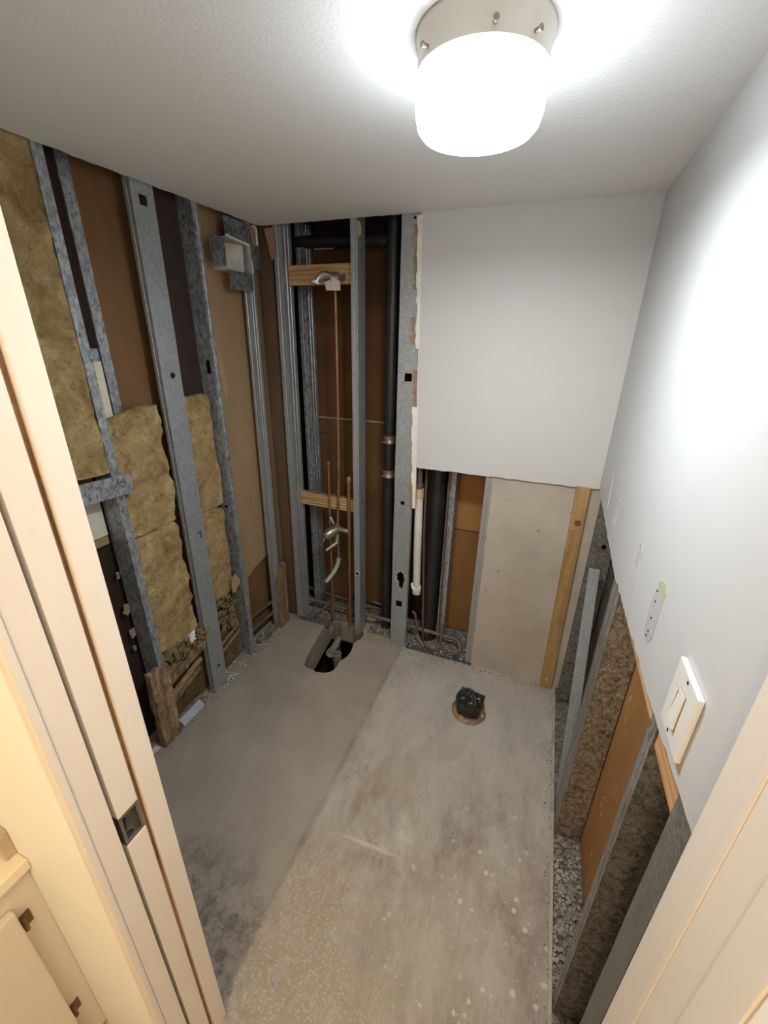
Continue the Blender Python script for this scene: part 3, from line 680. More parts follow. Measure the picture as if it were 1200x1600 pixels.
def stud(label, ox, oy, rot, z0, z1, mat, lean=0.0, leanx=0.0, tz=0.0015, **kw):
    bm = cstud(z0, z1, **kw)
    bmesh.ops.recalc_face_normals(bm, faces=bm.faces)
    m = Matrix.Rotation(rot, 4, 'Z'); bmesh.ops.transform(bm, matrix=m, verts=bm.verts)
    for v in bm.verts:
        v.co.y += lean*(v.co.z-z0)/(z1-z0); v.co.x += leanx*(v.co.z-z0)/(z1-z0)
        v.co += Vector((ox, oy, 0))
    o = single('metal_stud', bm, mat, label, 'stud', base=(ox, oy, z0))
    md = o.modifiers.new('sheet', 'SOLIDIFY'); md.thickness = tz; md.offset = 0
    return o
ZT = H+.045
R90 = PI/2
# left wall, from the door to the corner
s1 = stud('mottled galvanised stud beside the near insulation, nearest the door', -.105, -1.058, 0, .001, ZT, GALVM, fl=.033, web=.0925, seed=1, wav=.0004)
s2 = stud('broad flat galvanised stud facing the room between the insulation pieces', -.0125, -.765, R90, .001, ZT, GALV, lean=.032, web=.100, seed=2,
     holes=((.056,1.725,'circ',.0125,.0125),(.055,.16,'circ',.010,.010),(.048,2.345,'rect',.017,.017)))
b = NB(); prism(b, [(-.700,.985),(-.700,.980),(-.682,.982),(-.682,.950),(-.677,.950),(-.677,.988)], 'x', -.0135, -.0110)
o = obj('punched_slot', b, HOLE, s2)
s3 = stud('dark third stud of the left wall with rusty slots', -.105, -.432, 0, .001, ZT, GALVM, lean=-.008, fl=.033, seed=3,
     holes=((.062,1.745,'rect',.012,.030),(.05,1.02,'circ',.010,.010)))
b = NB(); box(b, -.103, -.016, -.4345, -.4335, .05, 2.4); 
b.free()
s4 = stud('narrow shiny stud in the corner of the left wall', -.022, -.135, R90, .001, ZT, GALV, lean=.038, web=.064, fl=.03, ribs=True, seed=4)
# back wall
s5 = stud('ribbed stud at the left end of the back wall', .094, .0125, R90, .001, ZT, GALV, web=.092, fl=.048, ribs=True, seed=5, wav=.0005, lean=0, leanx=.026)
s6 = stud('narrow stud standing mid way along the back wall, bluish web', .540, .0125, R90, .001, ZT, GALV, web=.092, fl=.036, seed=6,
     holes=((.045,.96,'circ',.009,.012),(.045,.36,'rect',.012,.022)))
b = NB(); lathe(b, (0,0,0), [(.013,0),(.015,.0012),(.0165,0)], 20); xf(b, (.524,.0108,.485), (R90,0,0), (.95,1,3.2)); o = obj('torn_paint_ring', b, GYP, s6)
b = NB(); lathe(b, (0,0,0), [(0,.0004),(.0135,.0004)], 20); xf(b, (.524,.0112,.485), (R90,0,0), (.95,1,3.2)); o = obj('torn_hole', b, m_plain('dark_torn', (0.06,0.035,0.03), 0.8), s6)
s7 = stud('wide flat stud beside the torn drywall edge', .762, .0125, 0, .001, ZT, GALV, web=.100, fl=.034, seed=7, lean=0,
     holes=((.056,1.703,'rect',.019,.020),(.050,1.016,'circ',.0125,.0125),(.055,.505,'rough',.024,.058),(.050,.330,'rect',.020,.021),(.062,2.385,'circ',.006,.006)))
b = NB()
crumbs(b, 46, lambda r: (lambda a: (.817+.030*math.cos(a)+(.008 if math.sin(a)<0 else 0), .0113, .50+.068*math.sin(a)))(r.random()*2*PI), .002, .007, 1, 61)
o = obj('spalled_paint', b, CRUMB, s7); o['kind'] = 'stuff'
s8 = stud('stud at the left edge of the beige cement board', 1.297, .0125, R90, .001, 1.42, m_galv('pale_galvanised_steel', (0.27,0.265,0.25), (0.38,0.37,0.35), 190, 0.55, 0.3), web=.09, fl=.036, seed=8)
s9 = stud('far mottled stud in the pipe chase behind the wood blocks', .135, .20, R90, .001, ZT, GALVM, web=.09, fl=.05, ribs=True, seed=9)
s10 = stud('far dark stud between black drain and orange board', 1.085, .14, R90, .001, 1.5, GALVM, web=.09, fl=.045, seed=10)
s11 = stud('thin far stud just right of the white plastic pipe', .945, .20, R90, .001, 1.5, GALVM, web=.08, fl=.03, seed=11)
# right wall
s12 = stud('mottled stud of the right wall beside the back corner', 1.8030, -.075, 0, .0, 1.70, RUSTG, web=.092, seed=12, holes=((.052,.985,'circ',.010,.014),))
s13 = stud('rust mottled stud in the middle of the right wall cavity', 1.8030, -.822, 0, -.010, 1.70, RUSTY, web=.092, fl=.036, seed=13)
s14 = stud('dust dark stud between orange board and doorway', 1.8030, -1.362, 0, -.010, 1.70, RUSTG, web=.092, fl=.032, seed=14)
s15 = stud('grey flat stud standing tight against the right door jamb', 1.8035, -1.512, -R90, -.010, 1.70, m_galv('dusty_grey_steel', (0.12,0.112,0.098), (0.25,0.24,0.215), 160, 0.55, 0.3), web=.067, fl=.034, seed=15)
# bright flange faces: second studs fixed back to back
GREYF = m_galv('worn_grey_steel', (0.13,0.127,0.12), (0.33,0.325,0.31), 120, 0.5, 0.3, (0.16,0.13,0.1), 0.5, (1,1,0.3))
def flange_channel(label, y0, y1, z0, z1, x=1.8005, base=-.010):
    b = NB(); w_ = y1-y0
    prof = [(x,y0),(x,y0+w_*.30),(x+.003,y0+w_*.34),(x+.003,y0+w_*.44),(x,y0+w_*.48),(x,y1),(x+.0015,y1),(x+.0015,y0+w_*.50),(x+.0045,y0+w_*.46),(x+.0045,y0+w_*.32),(x+.0015,y0+w_*.28),(x+.0015,y0)]
    prism(b, prof, 'z', z0, z1)
    return single('metal_channel', b, GREYF, label, 'channel')
flange_channel('worn grey channel face on the rust mottled stud', -.824, -.765, -.010, 1.60)
flange_channel('second worn grey channel just behind the first one', -.755, -.690, -.010, 1.60, x=1.803)
flange_channel('worn grey channel face beside the orange board', -1.364, -1.326, -.010, 1.60)
# loose light channel leaning in the right cavity
def leaning():
    b = NB(); w_, d_, t_ = .040, .016, .0015
    w_ = .046; prof = [(0,0),(w_,0),(w_,d_),(w_-t_,d_),(w_-t_,t_),(t_,t_),(t_,d_),(0,d_)]
    prism(b, prof, 'z', 0, 1.04)
    ang = math.atan2(.585, .86)
    xf(b, (1.806,-.655,-.008), (-math.atan2(.50,.86),0,0)); return b
single('loose_metal_channel', leaning(), m_galv('blue_grey_steel', (0.19,0.20,0.21), (0.29,0.305,0.315), 160, 0.45, 0.3), 'loose pale grey channel leaning inside the right wall cavity', 'channel')

# galvanised strap across the near stud
b = NB(); box(b, -.011, -.0005, -1.62, -.990, 1.305, 1.384, .001); xf(b); 
for v in b.verts: v.co.z += (v.co.y+1.1)*-.06
t = single('steel_strap', b, GALVM, 'horizontal galvanised strap screwed over the near mottled stud', 'strap')
for y, z in ((-1.035,1.355),(-1.033,1.335)):
    b = NB(); tube(b, [(.0005,y,z),(-.003,y,z)], .003, 8); obj('screw_hole', b, HOLE, t)
b = NB(); tr = [(-.924,1.40),(-.928,2.46),(-.884,2.46),(-.888,1.40)]; prism(b, tr, 'x', -.106, -.0975)
single('flat_steel_strip', b, GALVM, 'flat mottled steel strip against the board beside the near stud', 'strip')
panel('board', boxm(-.111,-.107,-1.05,-.925,.02,H+.04), DARKB, 'near black sheet for the shadowed gap beside the near stud', wl)  # dark sheet added behind the gap: its shade is put into the colour
# cream plastic piece in the near stud's gap
b = NB(); box(b, -.1065, -.1005, -.975, -.930, 1.58, 1.79, .001)
t = single('plastic_strip', b, m_plain('cream_plastic', (0.76,0.70,0.52), 0.5), 'cream plastic strip inside the near mottled stud', 'strip')
b = NB(); box(b, -.1065, -.096, -.968, -.935, 1.79, 1.835, .001); obj('clip', b, GALVM, t)

# ------------------------------------------------------------------ INSULATION
def batt(label, x0, x1, y0, y1, z0, z1, mat, n, amp, seed, rnd=0.0, fold=None, sc=9):
    b = NB(); lump(b, x0, x1, y0, y1, z0, z1, n, amp, sc, rnd, seed, fold)
    return single('insulation_batt', b, mat, label, 'insulation', smooth=True)
batt('tall yellow mineral wool batt nearest the door, above the strap', -.088, -.016, -1.70, -1.058, 1.40, 2.43, INS, (4,20,40), .011, 1)
topcrop = lambda p: Vector((0, 0, -.035*max(0, min(1, (-.83-p.y)/.15)) if p.z > 1.55 else 0))
def crease(zc, dep, w_): return lambda p: Vector((-dep*math.exp(-((p.z-zc)/w_)**2), 0, 0))
f1 = crease(1.30, .018, .03)
batt('upper yellow batt between the first and the broad stud', -.088, -.030, -1.035, -.775, 1.085, 1.625, INS, (5,16,30), .015, 2, 0.12, lambda p: topcrop(p)+f1(p))
batt('lower bulging yellow batt between the first and the broad stud', -.088, -.022, -1.030, -.775, .44, 1.10, INS, (5,16,34), .018, 3, 0.35)
batt('narrow upper yellow batt behind the broad stud', -.088, -.050, -.660, -.455, 1.045, 1.625, INS, (4,10,26), .010, 4, 0.10)
batt('narrow lower yellow batt behind the broad stud', -.088, -.042, -.670, -.462, .50, 1.055, INS, (4,10,26), .012, 5, 0.35)
def shreds(label, y0, y1, z0, z1, x0, x1, n, seed, mat=INSD):
    b = NB(); rng = random.Random(seed)
    for i in range(n):
        cx = x0+(x1-x0)*rng.random(); cy = y0+(y1-y0)*rng.random(); cz = z0+(z1-z0)*rng.random()
        s = .005+.013*rng.random()**1.6
        bb = NB(); lump(bb, -s*.5, s*.5, -s*1.6, s*1.6, -s*.8, s*.8, (2,3,3), s*.95, 70, .3, i)
        xf(bb, (cx,cy,cz), (rng.random()*.9-.45, rng.random()*.6, rng.random()*.6))
        me = bpy.data.meshes.new('tmp'); bb.to_mesh(me); bb.free(); b.from_mesh(me); bpy.data.meshes.remove(me)
    o = single('insulation_shreds', b, mat, label, 'insulation', smooth=True); o['kind'] = 'stuff'; return o
shreds('heap of torn insulation shreds on the rotten ledge', -1.03, -.755, .37, .47, -.085, -.006, 230, 71)
shreds('torn insulation shreds right of the broad stud', -.645, -.50, .30, .52, -.09, -.03, 140, 72)
b = NB(); lump(b, -.045, -.008, -.865, -.815, .435, .478, (3,4,4), .012, 30, .3, 5)
single('plaster_lump', b, GYP, 'white plaster lump lying on the torn insulation', 'rubble')
# darker wool below the ledge
batt('dark soiled wool below the rotten ledge', -.108, -.085, -1.03, -.69, .02, .42, m_insul('dark_wool', (0.13,0.085,0.035), (0.27,0.19,0.09)), (3,12,14), .008, 6)
batt('dark soiled wool low behind the broad stud', -.108, -.070, -.655, -.44, .05, .42, m_insul('dark_wool_b', (0.13,0.085,0.035), (0.30,0.21,0.10)), (3,8,14), .010, 7)

# ------------------------------------------------------------------ ROTTEN WOOD LEFT
def woodblock(label, x0, x1, y0, y1, z0, z1, mat, seed, rot=(0,0,0), amp=.004, n=(3,6,16), name='wood_block'):
    b = NB(); lump(b, x0, x1, y0, y1, z0, z1, n, amp, 22, 0, seed)
    if any(rot):
        c = Vector(((x0+x1)/2, (y0+y1)/2, z0)); bmesh.ops.translate(b, verts=b.verts, vec=-c); xf(b, c, rot)
    return single(name, b, mat, label, 'wood')
woodblock('rotten upright wood block nearest the door on the left', -.034, .004, -1.128, -1.030, .004, .445, ROT, 1, (-.02,0,0))
woodblock('upright worn wood block in the far left corner', -.030, .006, -.128, -.035, .003, .470, m_wood('worn_block_wood', (0.18,0.11,0.06), (0.40,0.27,0.16), 'z', 30, .6, 0), 2, (-.03,0,0))
# ledge: horizontal rotten rail resting between block and broad stud
woodblock('rotten horizontal ledge carrying the insulation shreds', -.085, -.006, -1.022, -.772, .325, .365, ROT, 3, (.18,0,0), .006, (4,14,3), 'rotten_ledge')
woodblock('slanting split lath under the rotten ledge', -.055, -.040, -1.015, -.775, .215, .240, m_wood('lath_wood', (0.25,0.15,0.07), (0.46,0.31,0.16), 'y', 14, .4), 4, (.35,0,0), .003, (2,12,2), 'split_lath')
woodblock('second split lath lower down left of the broad stud', -.075, -.060, -1.015, -.775, .150, .170, ROT, 5, (.30,0,0), .003, (2,12,2), 'split_lath')
for i, (z, yy) in enumerate(((.24,.0),(.19,.0))):
    b = NB(); box(b, -.055, -.048, -.640, -.468, z, z+.014); 
    for v in b.verts: v.co.z += (v.co.y+.55)*.25
    single('split_lath', b, m_wood('lath_wood_b%d' % i, (0.25,0.15,0.07), (0.46,0.31,0.16), 'y', 14, .4), ('upper','lower')[i]+' thin lath right of the broad stud foot', 'wood')
b = NB(); prism(b, [(-.034,.012),(-.006,.004),(-.005,.006),(-.033,.030),(-.040,.034),(-.042,.030)], 'y', -1.000, -.852)
single('metal_scrap', b, m_galv('scrap_steel', (0.30,0.31,0.31), (0.48,0.49,0.49), 20, 0.5, 0.3), 'flat grey metal scrap lying on the floor at the left wall', 'scrap')
# torn brown paper
def flap(label, pts, x, mat=PAPER, name='paper_scrap', th=.002):
    b = NB(); prism(b, pts, 'x', x-th, x)
    return single(name, b, mat, label, 'scrap')
flap('torn tan paper curl at the foot of the third stud', [(-.52,.60),(-.505,.625),(-.48,.63),(-.465,.60),(-.45,.585),(-.452,.55),(-.478,.548),(-.50,.52),(-.525,.53)], -.012, m_plain('tan_paper', (0.44,0.29,0.16), 0.9))
flap('long torn paper strip on the tan board near the third stud', [(-.322,1.86),(-.310,1.90),(-.298,1.88),(-.296,1.80),(-.282,1.70),(-.275,1.62),(-.282,1.585),(-.296,1.60),(-.315,1.72)], -.0862, m_plain('tan_paper_b', (0.46,0.30,0.17), 0.9))
flap('torn brown paper in the top corner of the left wall', [(-.072,2.385),(-.066,2.31),(-.050,2.285),(-.012,2.268),(-.010,2.375),(-.035,2.395)], -.004, m_plain('tan_paper_c', (0.34,0.22,0.12), 0.9))
b = NB(); box(b, -.0035, .0005, -.028, -.018, 2.31, 2.392); box(b, -.0035, .0005, -.050, -.018, 2.385, 2.393)
single('plaster_sliver', b, GYP, 'white plaster sliver over the corner paper', 'scrap')
b = NB(); prism(b, jag((.030,2.385),(.052,2.27),6,.008,51)+[(.062,2.245),(.078,2.26),(.090,2.31),(.086,2.36),(.078,2.39)], 'y', .0035, .0065)
single('paper_scrap', b, m_plain('tan_paper_d', (0.36,0.22,0.13), 0.9, c2=(0.25,0.15,0.09)), 'torn brown paper on top of the ribbed stud', 'scrap')
b = NB(); prism(b, [(.530,2.385),(.555,2.390),(.565,2.36),(.562,2.335),(.546,2.325),(.545,2.35)], 'y', .006, .0085)
single('paper_scrap', b, m_plain('tan_paper_e', (0.42,0.31,0.2), 0.9), 'small tan paper scrap atop the middle stud', 'scrap')

# ------------------------------------------------------------------ DUCT
t = thing('duct_opening', (-.004, -.172, 2.17), 'square metal duct hole with four bent-out flaps high in the corner', 'duct')
FL = m_galv('duct_steel', (0.10,0.105,0.115), (0.30,0.32,0.34), 60, 0.45, 0.5)
def flapx(y0, y1, z0, z1, tilt, seed, x=-.003):
    b = NB(); pts = [(y0,z0),(y1,z0+tilt),(y1,z1+tilt*.4),(y0,z1)]; prism(b, pts, 'x', x-.0015, x+.0005); obj('flap', b, FL, t)
flapx(-.262,-.088, 2.306,2.392, .004, 1)
flapx(-.358,-.272, 2.186,2.300, .002, 2)
flapx(-.268,-.092, 2.092,2.174, .004, 3, .001)
flapx(-.080,-.006, 2.198,2.306, .006, 4)
b = NB()
y0, y1, z0, z1 = -.270, -.082, 2.175, 2.306
box(b, -.13, -.003, y0-.002, y0, z0, z1); box(b, -.13, -.003, y1, y1+.002, z0, z1); box(b, -.13, -.003, y0, y1, z0-.002, z0); box(b, -.13, -.003, y0, y1, z1, z1+.002)
rows = []
for i in range(9):
    a = i/8; x = -.125+.11*a**2.2; z = z0+.004+(z1-z0-.006)*(1-a*.0) ; 
    rows.append([bm_v for bm_v in (b.verts.new((-.118+.095*(a**2), y0+.004+(y1-y0-.006)*a, z0+.002)), b.verts.new((-.118+.095*(a**2), y0+.004+(y1-y0-.006)*a, z1-.002)))])
for r0, r1 in zip(rows, rows[1:]): b.faces.new((r0[0], r0[1], r1[1], r1[0]))
obj('duct_lining', b, m_plain('white_duct', (0.66,0.63,0.57), 0.6, nb=.3, c2=(0.42,0.37,0.3)), t)
b = NB(); prism(b, jag((-.262,2.318),(-.10,2.302),8,.003,52)+[(-.10,2.294),(-.262,2.309)], 'x', -.002, .004); prism(b, [(-.088,2.18),(-.080,2.18),(-.082,2.235),(-.090,2.24)], 'x', -.001, .004)
obj('caulk_bead', b, GYP, t)

# ------------------------------------------------------------------ BACK WALL: BLOCKS AND PIPES
def blk(label, x0, x1, y0, y1, z0, z1, mat): return single('wood_block', boxm(x0,x1,y0,y1,z0,z1,.0015), mat, label, 'wood')
blk('upper brown wood block between the ribbed and middle studs', .122,.502, .054,.092, 2.135,2.228, PINE)
blk('lower striped wood block between the ribbed and middle studs', .098,.504, .062,.100, .885,.968, m_wood('striped_pine', (0.24,0.14,0.06), (0.56,0.40,0.20), 'x', 22, 0, .4))
# shower supply: long copper pipe, brass elbow, arm and tag
t = thing('shower_riser_pipe', (.392,.046,.0), 'long copper riser pipe ending in a chrome shower elbow', 'pipe')
b = NB(); tube(b, [(.366,.052,.70),(.390,.050,1.1),(.398,.048,1.6),(.400,.046,2.13)], .0078, 12); obj('riser', b, COPPER, t, smooth=True)
b = NB(); tube(b, [(.400,.046,2.105),(.400,.046,2.165)], .013, 14); tube(b, [(.402,.052,2.160),(.392,.038,2.160),(.378,.014,2.156)], [.030,.030,.022], 16); tube(b, [(.43,.044,2.165),(.455,.040,2.163)], [.012,.016], 8)
tube(b, [(.412,.044,2.150),(.440,.044,2.150)], [.010,.006], 10); tube(b, [(.375,.046,2.175),(.425,.046,2.178)], .012, 10)
eb = obj('elbow', b, BRASS, t, smooth=True)
b = NB(); tube(b, arc((.395,.030,2.165),(.358,-.030,2.192),(.336,-.045,2.128),8), .0165, 16, hollow=True)
for v in b.verts: pass
obj('shower_arm', b, m_plain('chrome_arm', (0.52,0.50,0.46), 0.25, 0.9), t, smooth=True)
b = NB(); tube(b, [(.3392,-.0425,2.140),(.3362,-.0448,2.129)], [.0178,.0178], 16, cap=False); obj('thread_tape', b, WHITE, eb)
b = NB(); prism(b, [(.368,2.104),(.360,2.138),(.385,2.150),(.400,2.164),(.446,2.142),(.448,2.106),(.442,2.102)], 'y', .008, .0095)
single('paper_tag', b, m_plain('pale_card', (0.66,0.56,0.50), 0.8, var=.08), 'pale card tag hanging under the shower elbow', 'tag')
# mixer cluster
t = thing('shower_valve', (.372,.030,.60), 'tarnished brass shower valve joining the copper pipes', 'valve')
b = NB(); tube(b, [(.372,.052,.755),(.340,.006,.742),(.326,-.018,.732)], [.030,.036,.029], 16); tube(b, [(.333,-.008,.737),(.318,-.032,.729)], [.031,.022], 8); obj('body', b, BRASS, t, smooth=True)
b = NB(); tube(b, [(.350,.040,.765),(.420,.040,.760),(.446,.044,.755)], [.020,.018,.016], 12); tube(b, [(.372,.046,.745),(.372,.046,.800)], [.021,.015], 12); tube(b, [(.345,.046,.79),(.322,.046,.835)], [.014,.012], 10); obj('tee', b, BRASS, t, smooth=True)
b = NB(); tube(b, [(.320,-.026,.732),(.311,-.033,.690)], [.009,.007], 10); obj('handle_stem', b, BRASS, t, smooth=True)
b = NB(); tube(b, [(.375,.046,.735),(.372,.040,.665),(.350,.015,.650),(.318,-.020,.622)], [.012,.019,.014,.009], 12); obj('diverter', b, BRASS, t, smooth=True)
t = thing('tub_spout_pipe', (.372,.046,.35), 'bent greenish copper spout pipe with open end', 'pipe')
b = NB(); tube(b, [(.374,.046,.70),(.376,.046,.545)], .0078, 12); obj('drop', b, DULLC, t, smooth=True)
b = NB(); tube(b, arc((.376,.046,.550),(.376,.040,.475),(.308,-.015,.385),8), .0135, 14, hollow=True); obj('spout_stub', b, VERD, t, smooth=True)
# side pipes
t = thing('hot_supply_pipe', (.318,.05,.03), 'thin dark copper pipe left of the riser, capped on top', 'pipe')
b = NB(); tube(b, [(.318,.05,.03),(.318,.05,.70),(.322,.05,1.185)], .0070, 12); obj('pipe', b, COPPER, t, smooth=True)
b = NB(); tube(b, [(.322,.05,1.172),(.322,.05,1.195)], .0105, 12); obj('cap', b, COPPER, t, smooth=True)
b = NB(); tube(b, [(.318,.05,.775),(.318,.05,.815)], .0098, 12); obj('coupling', b, BRASS, t, smooth=True)
t = thing('cold_supply_pipe', (.454,.05,.03), 'thicker copper pipe right of the riser, capped on top', 'pipe')
b = NB(); tube(b, [(.450,.05,.03),(.452,.05,.72)], .0080, 12); tube(b, [(.452,.05,.72),(.456,.05,1.10)], .0115, 14); obj('pipe', b, COPPER, t, smooth=True)
b = NB(); tube(b, [(.456,.05,1.085),(.456,.05,1.112),(.456,.05,1.118)], [.0145,.0145,.010], 14); obj('cap', b, COPPER, t, smooth=True)
b = NB(); tube(b, [(.450,.05,.36),(.450,.05,.47)], .0098, 12); obj('coupling', b, DULLC, t, smooth=True)
# black stack with couplings
t = thing('black_vent_stack', (.675,.15,.0), 'black vertical vent stack with two steel bands behind the studs', 'pipe')
b = NB(); tube(b, [(.675,.15,.001),(.675,.15,1.13)], .034, 24); tube(b, [(.675,.15,1.36),(.675,.15,H+.04)], .034, 24); obj('stack', b, IRON, t, smooth=True)
b = NB(); tube(b, [(.675,.15,1.10),(.675,.15,1.40)], .036, 24); obj('rubber_sleeve', b, m_plain('black_rubber', (0.02,0.016,0.014), 0.3, nb=.3), t, smooth=True)
for z in (1.345, 1.140):
    b = NB(); lathe(b, (.675,.15,z), [(.036,-.024),(.0385,-.023),(.0385,-.012),(.0372,-.010),(.0372,.006),(.0388,.008),(.0388,.020),(.036,.022)], 28); bd = obj('band', b, BAND, t, smooth=True)
    b = NB(); box(b, .645, .672, .1065, .1125, z-.017, z-.008, .001); obj('band_screw', b, BAND, bd)
b = NB(); tube(b, [(.64,.205,2.345),(.40,.21,2.352),(.02,.215,2.362)], .030, 20)
tube(b, [(.675,.160,2.345),(.64,.205,2.345)], .031, 20)
single('black_branch_pipe', b, IRON, 'black horizontal pipe running under the ceiling in the chase', 'pipe', smooth=True)
# white plastic pipe
t = thing('white_drain_pipe', (.893,.065,.33), 'white plastic pipe with tan collar right of the wide stud', 'pipe')
b = NB(); tube(b, [(.905,.07,.46),(.900,.066,.70),(.895,.060,1.06)], .0235, 20)
lump(b, .872, .935, .05, .10, .385, .47, (3,3,3), .012, 25, .6, 3); obj('pipe', b, PVC, t, smooth=True)
b = NB(); tube(b, [(.8955,.060,1.045),(.8945,.060,1.102)], .0258, 20); obj('collar', b, TAN, t, smooth=True)
b = NB(); tube(b, [(.8945,.060,1.10),(.893,.060,1.32)], .015, 14); lump(b, .868, .915, .035, .075, 1.10, 1.135, (3,3,2), .008, 30, .3, 8); obj('upper_stub', b, m_plain('dirty_stub', (0.12,0.09,0.075), 0.7), t, smooth=True)
# big black drain
t = thing('black_drain_pipe', (.980,.16,.0), 'thick black drain pipe beside the white plastic pipe', 'pipe')
b = NB(); tube(b, [(.978,.16,.001),(.978,.16,1.60)], .050, 28); obj('drain', b, IRON, t, smooth=True)
b = NB(); lathe(b, (.978,.16,0), [(.050,.0),(.058,.002),(.060,.05),(.056,.07),(.050,.075)], 28); obj('hub', b, IRON, t, smooth=True)
b = NB(); tube(b, [(.962,.095,.02),(.925,.10,.8),(.918,.10,1.5)], .0075, 10)
for v in b.verts: pass
single('thin_copper_pipe', b, DULLB, 'thin brown copper pipe running up left of the thick black drain', 'pipe', smooth=True)
b = NB(); tube(b, [(1.060,.115,.01),(1.055,.112,.60),(1.050,.11,1.5)], .006, 10)
single('thin_copper_pipe', b, DULLB, 'thin brown copper pipe right of the thick black drain', 'pipe', smooth=True)
# horizontal runs by the floor of the chase
def run(label, pts, r, mat=DULLC, couplings=(), name='floor_pipe'):
    t = thing(name, pts[0], label, 'pipe')
    b = NB(); tube(b, pts, r, 12); obj('pipe', b, mat, t, smooth=True)
    for i, f in couplings:
        p = Vector(pts[i]).lerp(Vector(pts[i+1]), f); d = (Vector(pts[i+1])-Vector(pts[i])).normalized()
        b = NB(); tube(b, [p-d*.018, p+d*.018], r*1.28, 12); obj('coupling', b, mat, t, smooth=True)
run('long grey pipe low across the whole back wall', [(-.07,.118,.118),(.30,.116,.105),(.62,.114,.102),(.90,.112,.098),(1.17,.108,.090)]+arc((1.17,.108,.090),(1.215,.105,.086),(1.215,.06,.030),5)[1:], .0125, couplings=((0,.5),(1,.6),(2,.4),(3,.3)))
run('second grey pipe deeper in the chase', [(-.07,.235,.130),(.25,.235,.10),(.55,.235,.085),(.80,.235,.085)], .0105, couplings=((0,.6),))
run('thin pipe between the middle and wide studs', [(.56,.20,.16),(.78,.20,.125)], .007)
run('short slanting pipe below the white plastic pipe', [(.865,.155,.10),(.93,.09,.035),(.985,.045,.008)], .016)
run('curved tube leaving the white pipe foot', arc((.880,.09,.235),(.915,.09,.24),(.918,.09,.07),6), .0085)
run('small upright valve tube near the orange board', [(1.085,.085,.005),(1.082,.095,.19)], .008, mat=m_plain('valve_grey', (0.26,0.23,0.19), 0.5, 0.5), couplings=((0,.85),))
run('upper pipe in the left wall cavity', [(-.068,-.375,.215),(-.068,-.05,.19)], .0100, couplings=((0,.85),))
run('lower pipe in the left wall cavity', [(-.055,-.375,.130),(-.055,-.05,.115)], .0115)
# twisted tubing near the hole
run('twisted small tube above the floor hole', arc((.10,.17,.16),(.17,.10,.05),(.30,.14,.05),6), .006)
run('thin crossing tube in front of the chase floor', arc((.16,.06,.02),(.24,.10,.10),(.27,.16,.13),6), .005)
# floor tracks
b = NB(); box(b, .87, 1.30, .008, .010, .0, .020); box(b, .87, 1.30, .008, .10, .0005, .002); single('floor_track', b, GALVD, 'thin steel floor track under the cement board opening', 'track')
b = NB(); box(b, .06, .30, .009, .011, .0, .030); box(b, .06, .30, .011, .09, .0005, .002); single('floor_track', b, RUSTG, 'dirty floor track left of the floor hole', 'track')
b = NB(); lump(b, .06, .505, .10, .30, -.004, .028, (10,6,2), .012, 16, 0, 12); single('mortar_ridge', b, RUBBLE, 'rough mortar ridge along the left part of the chase', 'rubble', smooth=True)
b = NB(); lump(b, .58, 1.28, .06, .30, -.004, .018, (14,6,2), .012, 16, 0, 13); single('mortar_ridge', b, RUBBLE, 'rough mortar bed along the right part of the chase', 'rubble', smooth=True)

# hole pipes
t = thing('trap_pipes', (.45,-.10,-.15), 'three grey open pipe ends rising out of the floor hole', 'pipe')
GP = m_plain('grey_pipe', (0.22,0.20,0.165), 0.6, 0.2, nb=.2, c2=(0.14,0.115,0.09))
b = NB(); tube(b, [(.372,-.005,-.50),(.372,-.005,.0),(.374,-.008,.035)], .020, 16); tube(b, [(.374,-.008,.034),(.374,-.008,.054)], .0265, 16, hollow=True); obj('pipe', b, GP, t, smooth=True)
b = NB(); tube(b, [(.400,-.035,-.04),(.418,-.12,-.025),(.430,-.20,-.010)], [.021,.024,.021], 16); tube(b, [(.428,-.19,-.012),(.433,-.225,-.003)], .0275, 16, hollow=True); obj('pipe', b, m_plain('pale_grey_pipe', (0.32,0.28,0.235), 0.6, c2=(0.2,0.17,0.14)), t, smooth=True)
b = NB(); tube(b, [(.466,-.19,-.50),(.466,-.19,-.05)], .023, 16); tube(b, [(.466,-.19,-.065),(.466,-.19,-.020)], .0285, 16, hollow=True); obj('pipe', b, m_plain('greenish_pipe', (0.24,0.235,0.185), 0.6, c2=(0.16,0.145,0.12)), t, smooth=True)
b = NB(); tube(b, [(.372,-.005,-.40),(.40,-.10,-.42),(.466,-.19,-.45)], .0155, 12); obj('trap_bend', b, GP, t, smooth=True)

# ------------------------------------------------------------------ TOILET FLANGE AND BAG
TC = (1.352, -.345)
b = NB(); lathe(b, (*TC, 0), [(.058,.001),(.060,.010),(.070,.013),(.088,.009),(.094,.001)], 40)
for v in b.verts:
    d = noise.noise_vector(v.co*40)*.0035; v.co += Vector((d.x, d.y, abs(d.z)))
single('toilet_flange', b, m_plain('waxy_rust', (0.36,0.22,0.10), 0.6, nb=.8, c2=(0.09,0.055,0.035)), 'rusty ring of the toilet drain set in the floor', 'drain', smooth=True)
b = NB(); crumbs(b, 30, lambda r: (lambda a, q: (TC[0]+q*math.cos(a), TC[1]+q*math.sin(a), .012))(PI*1.05+r.random()*PI*.9, .066+.016*r.random()), .002, .008, .7, 81)
o = single('flange_crumbs', b, CRUMB, 'white crumbs around the toilet drain ring', 'rubble'); o['kind'] = 'stuff'
b = NB(); lump(b, -.074, .068, -.066, .066, 0, .128, (12,12,12), .013, 15, .66, 4)
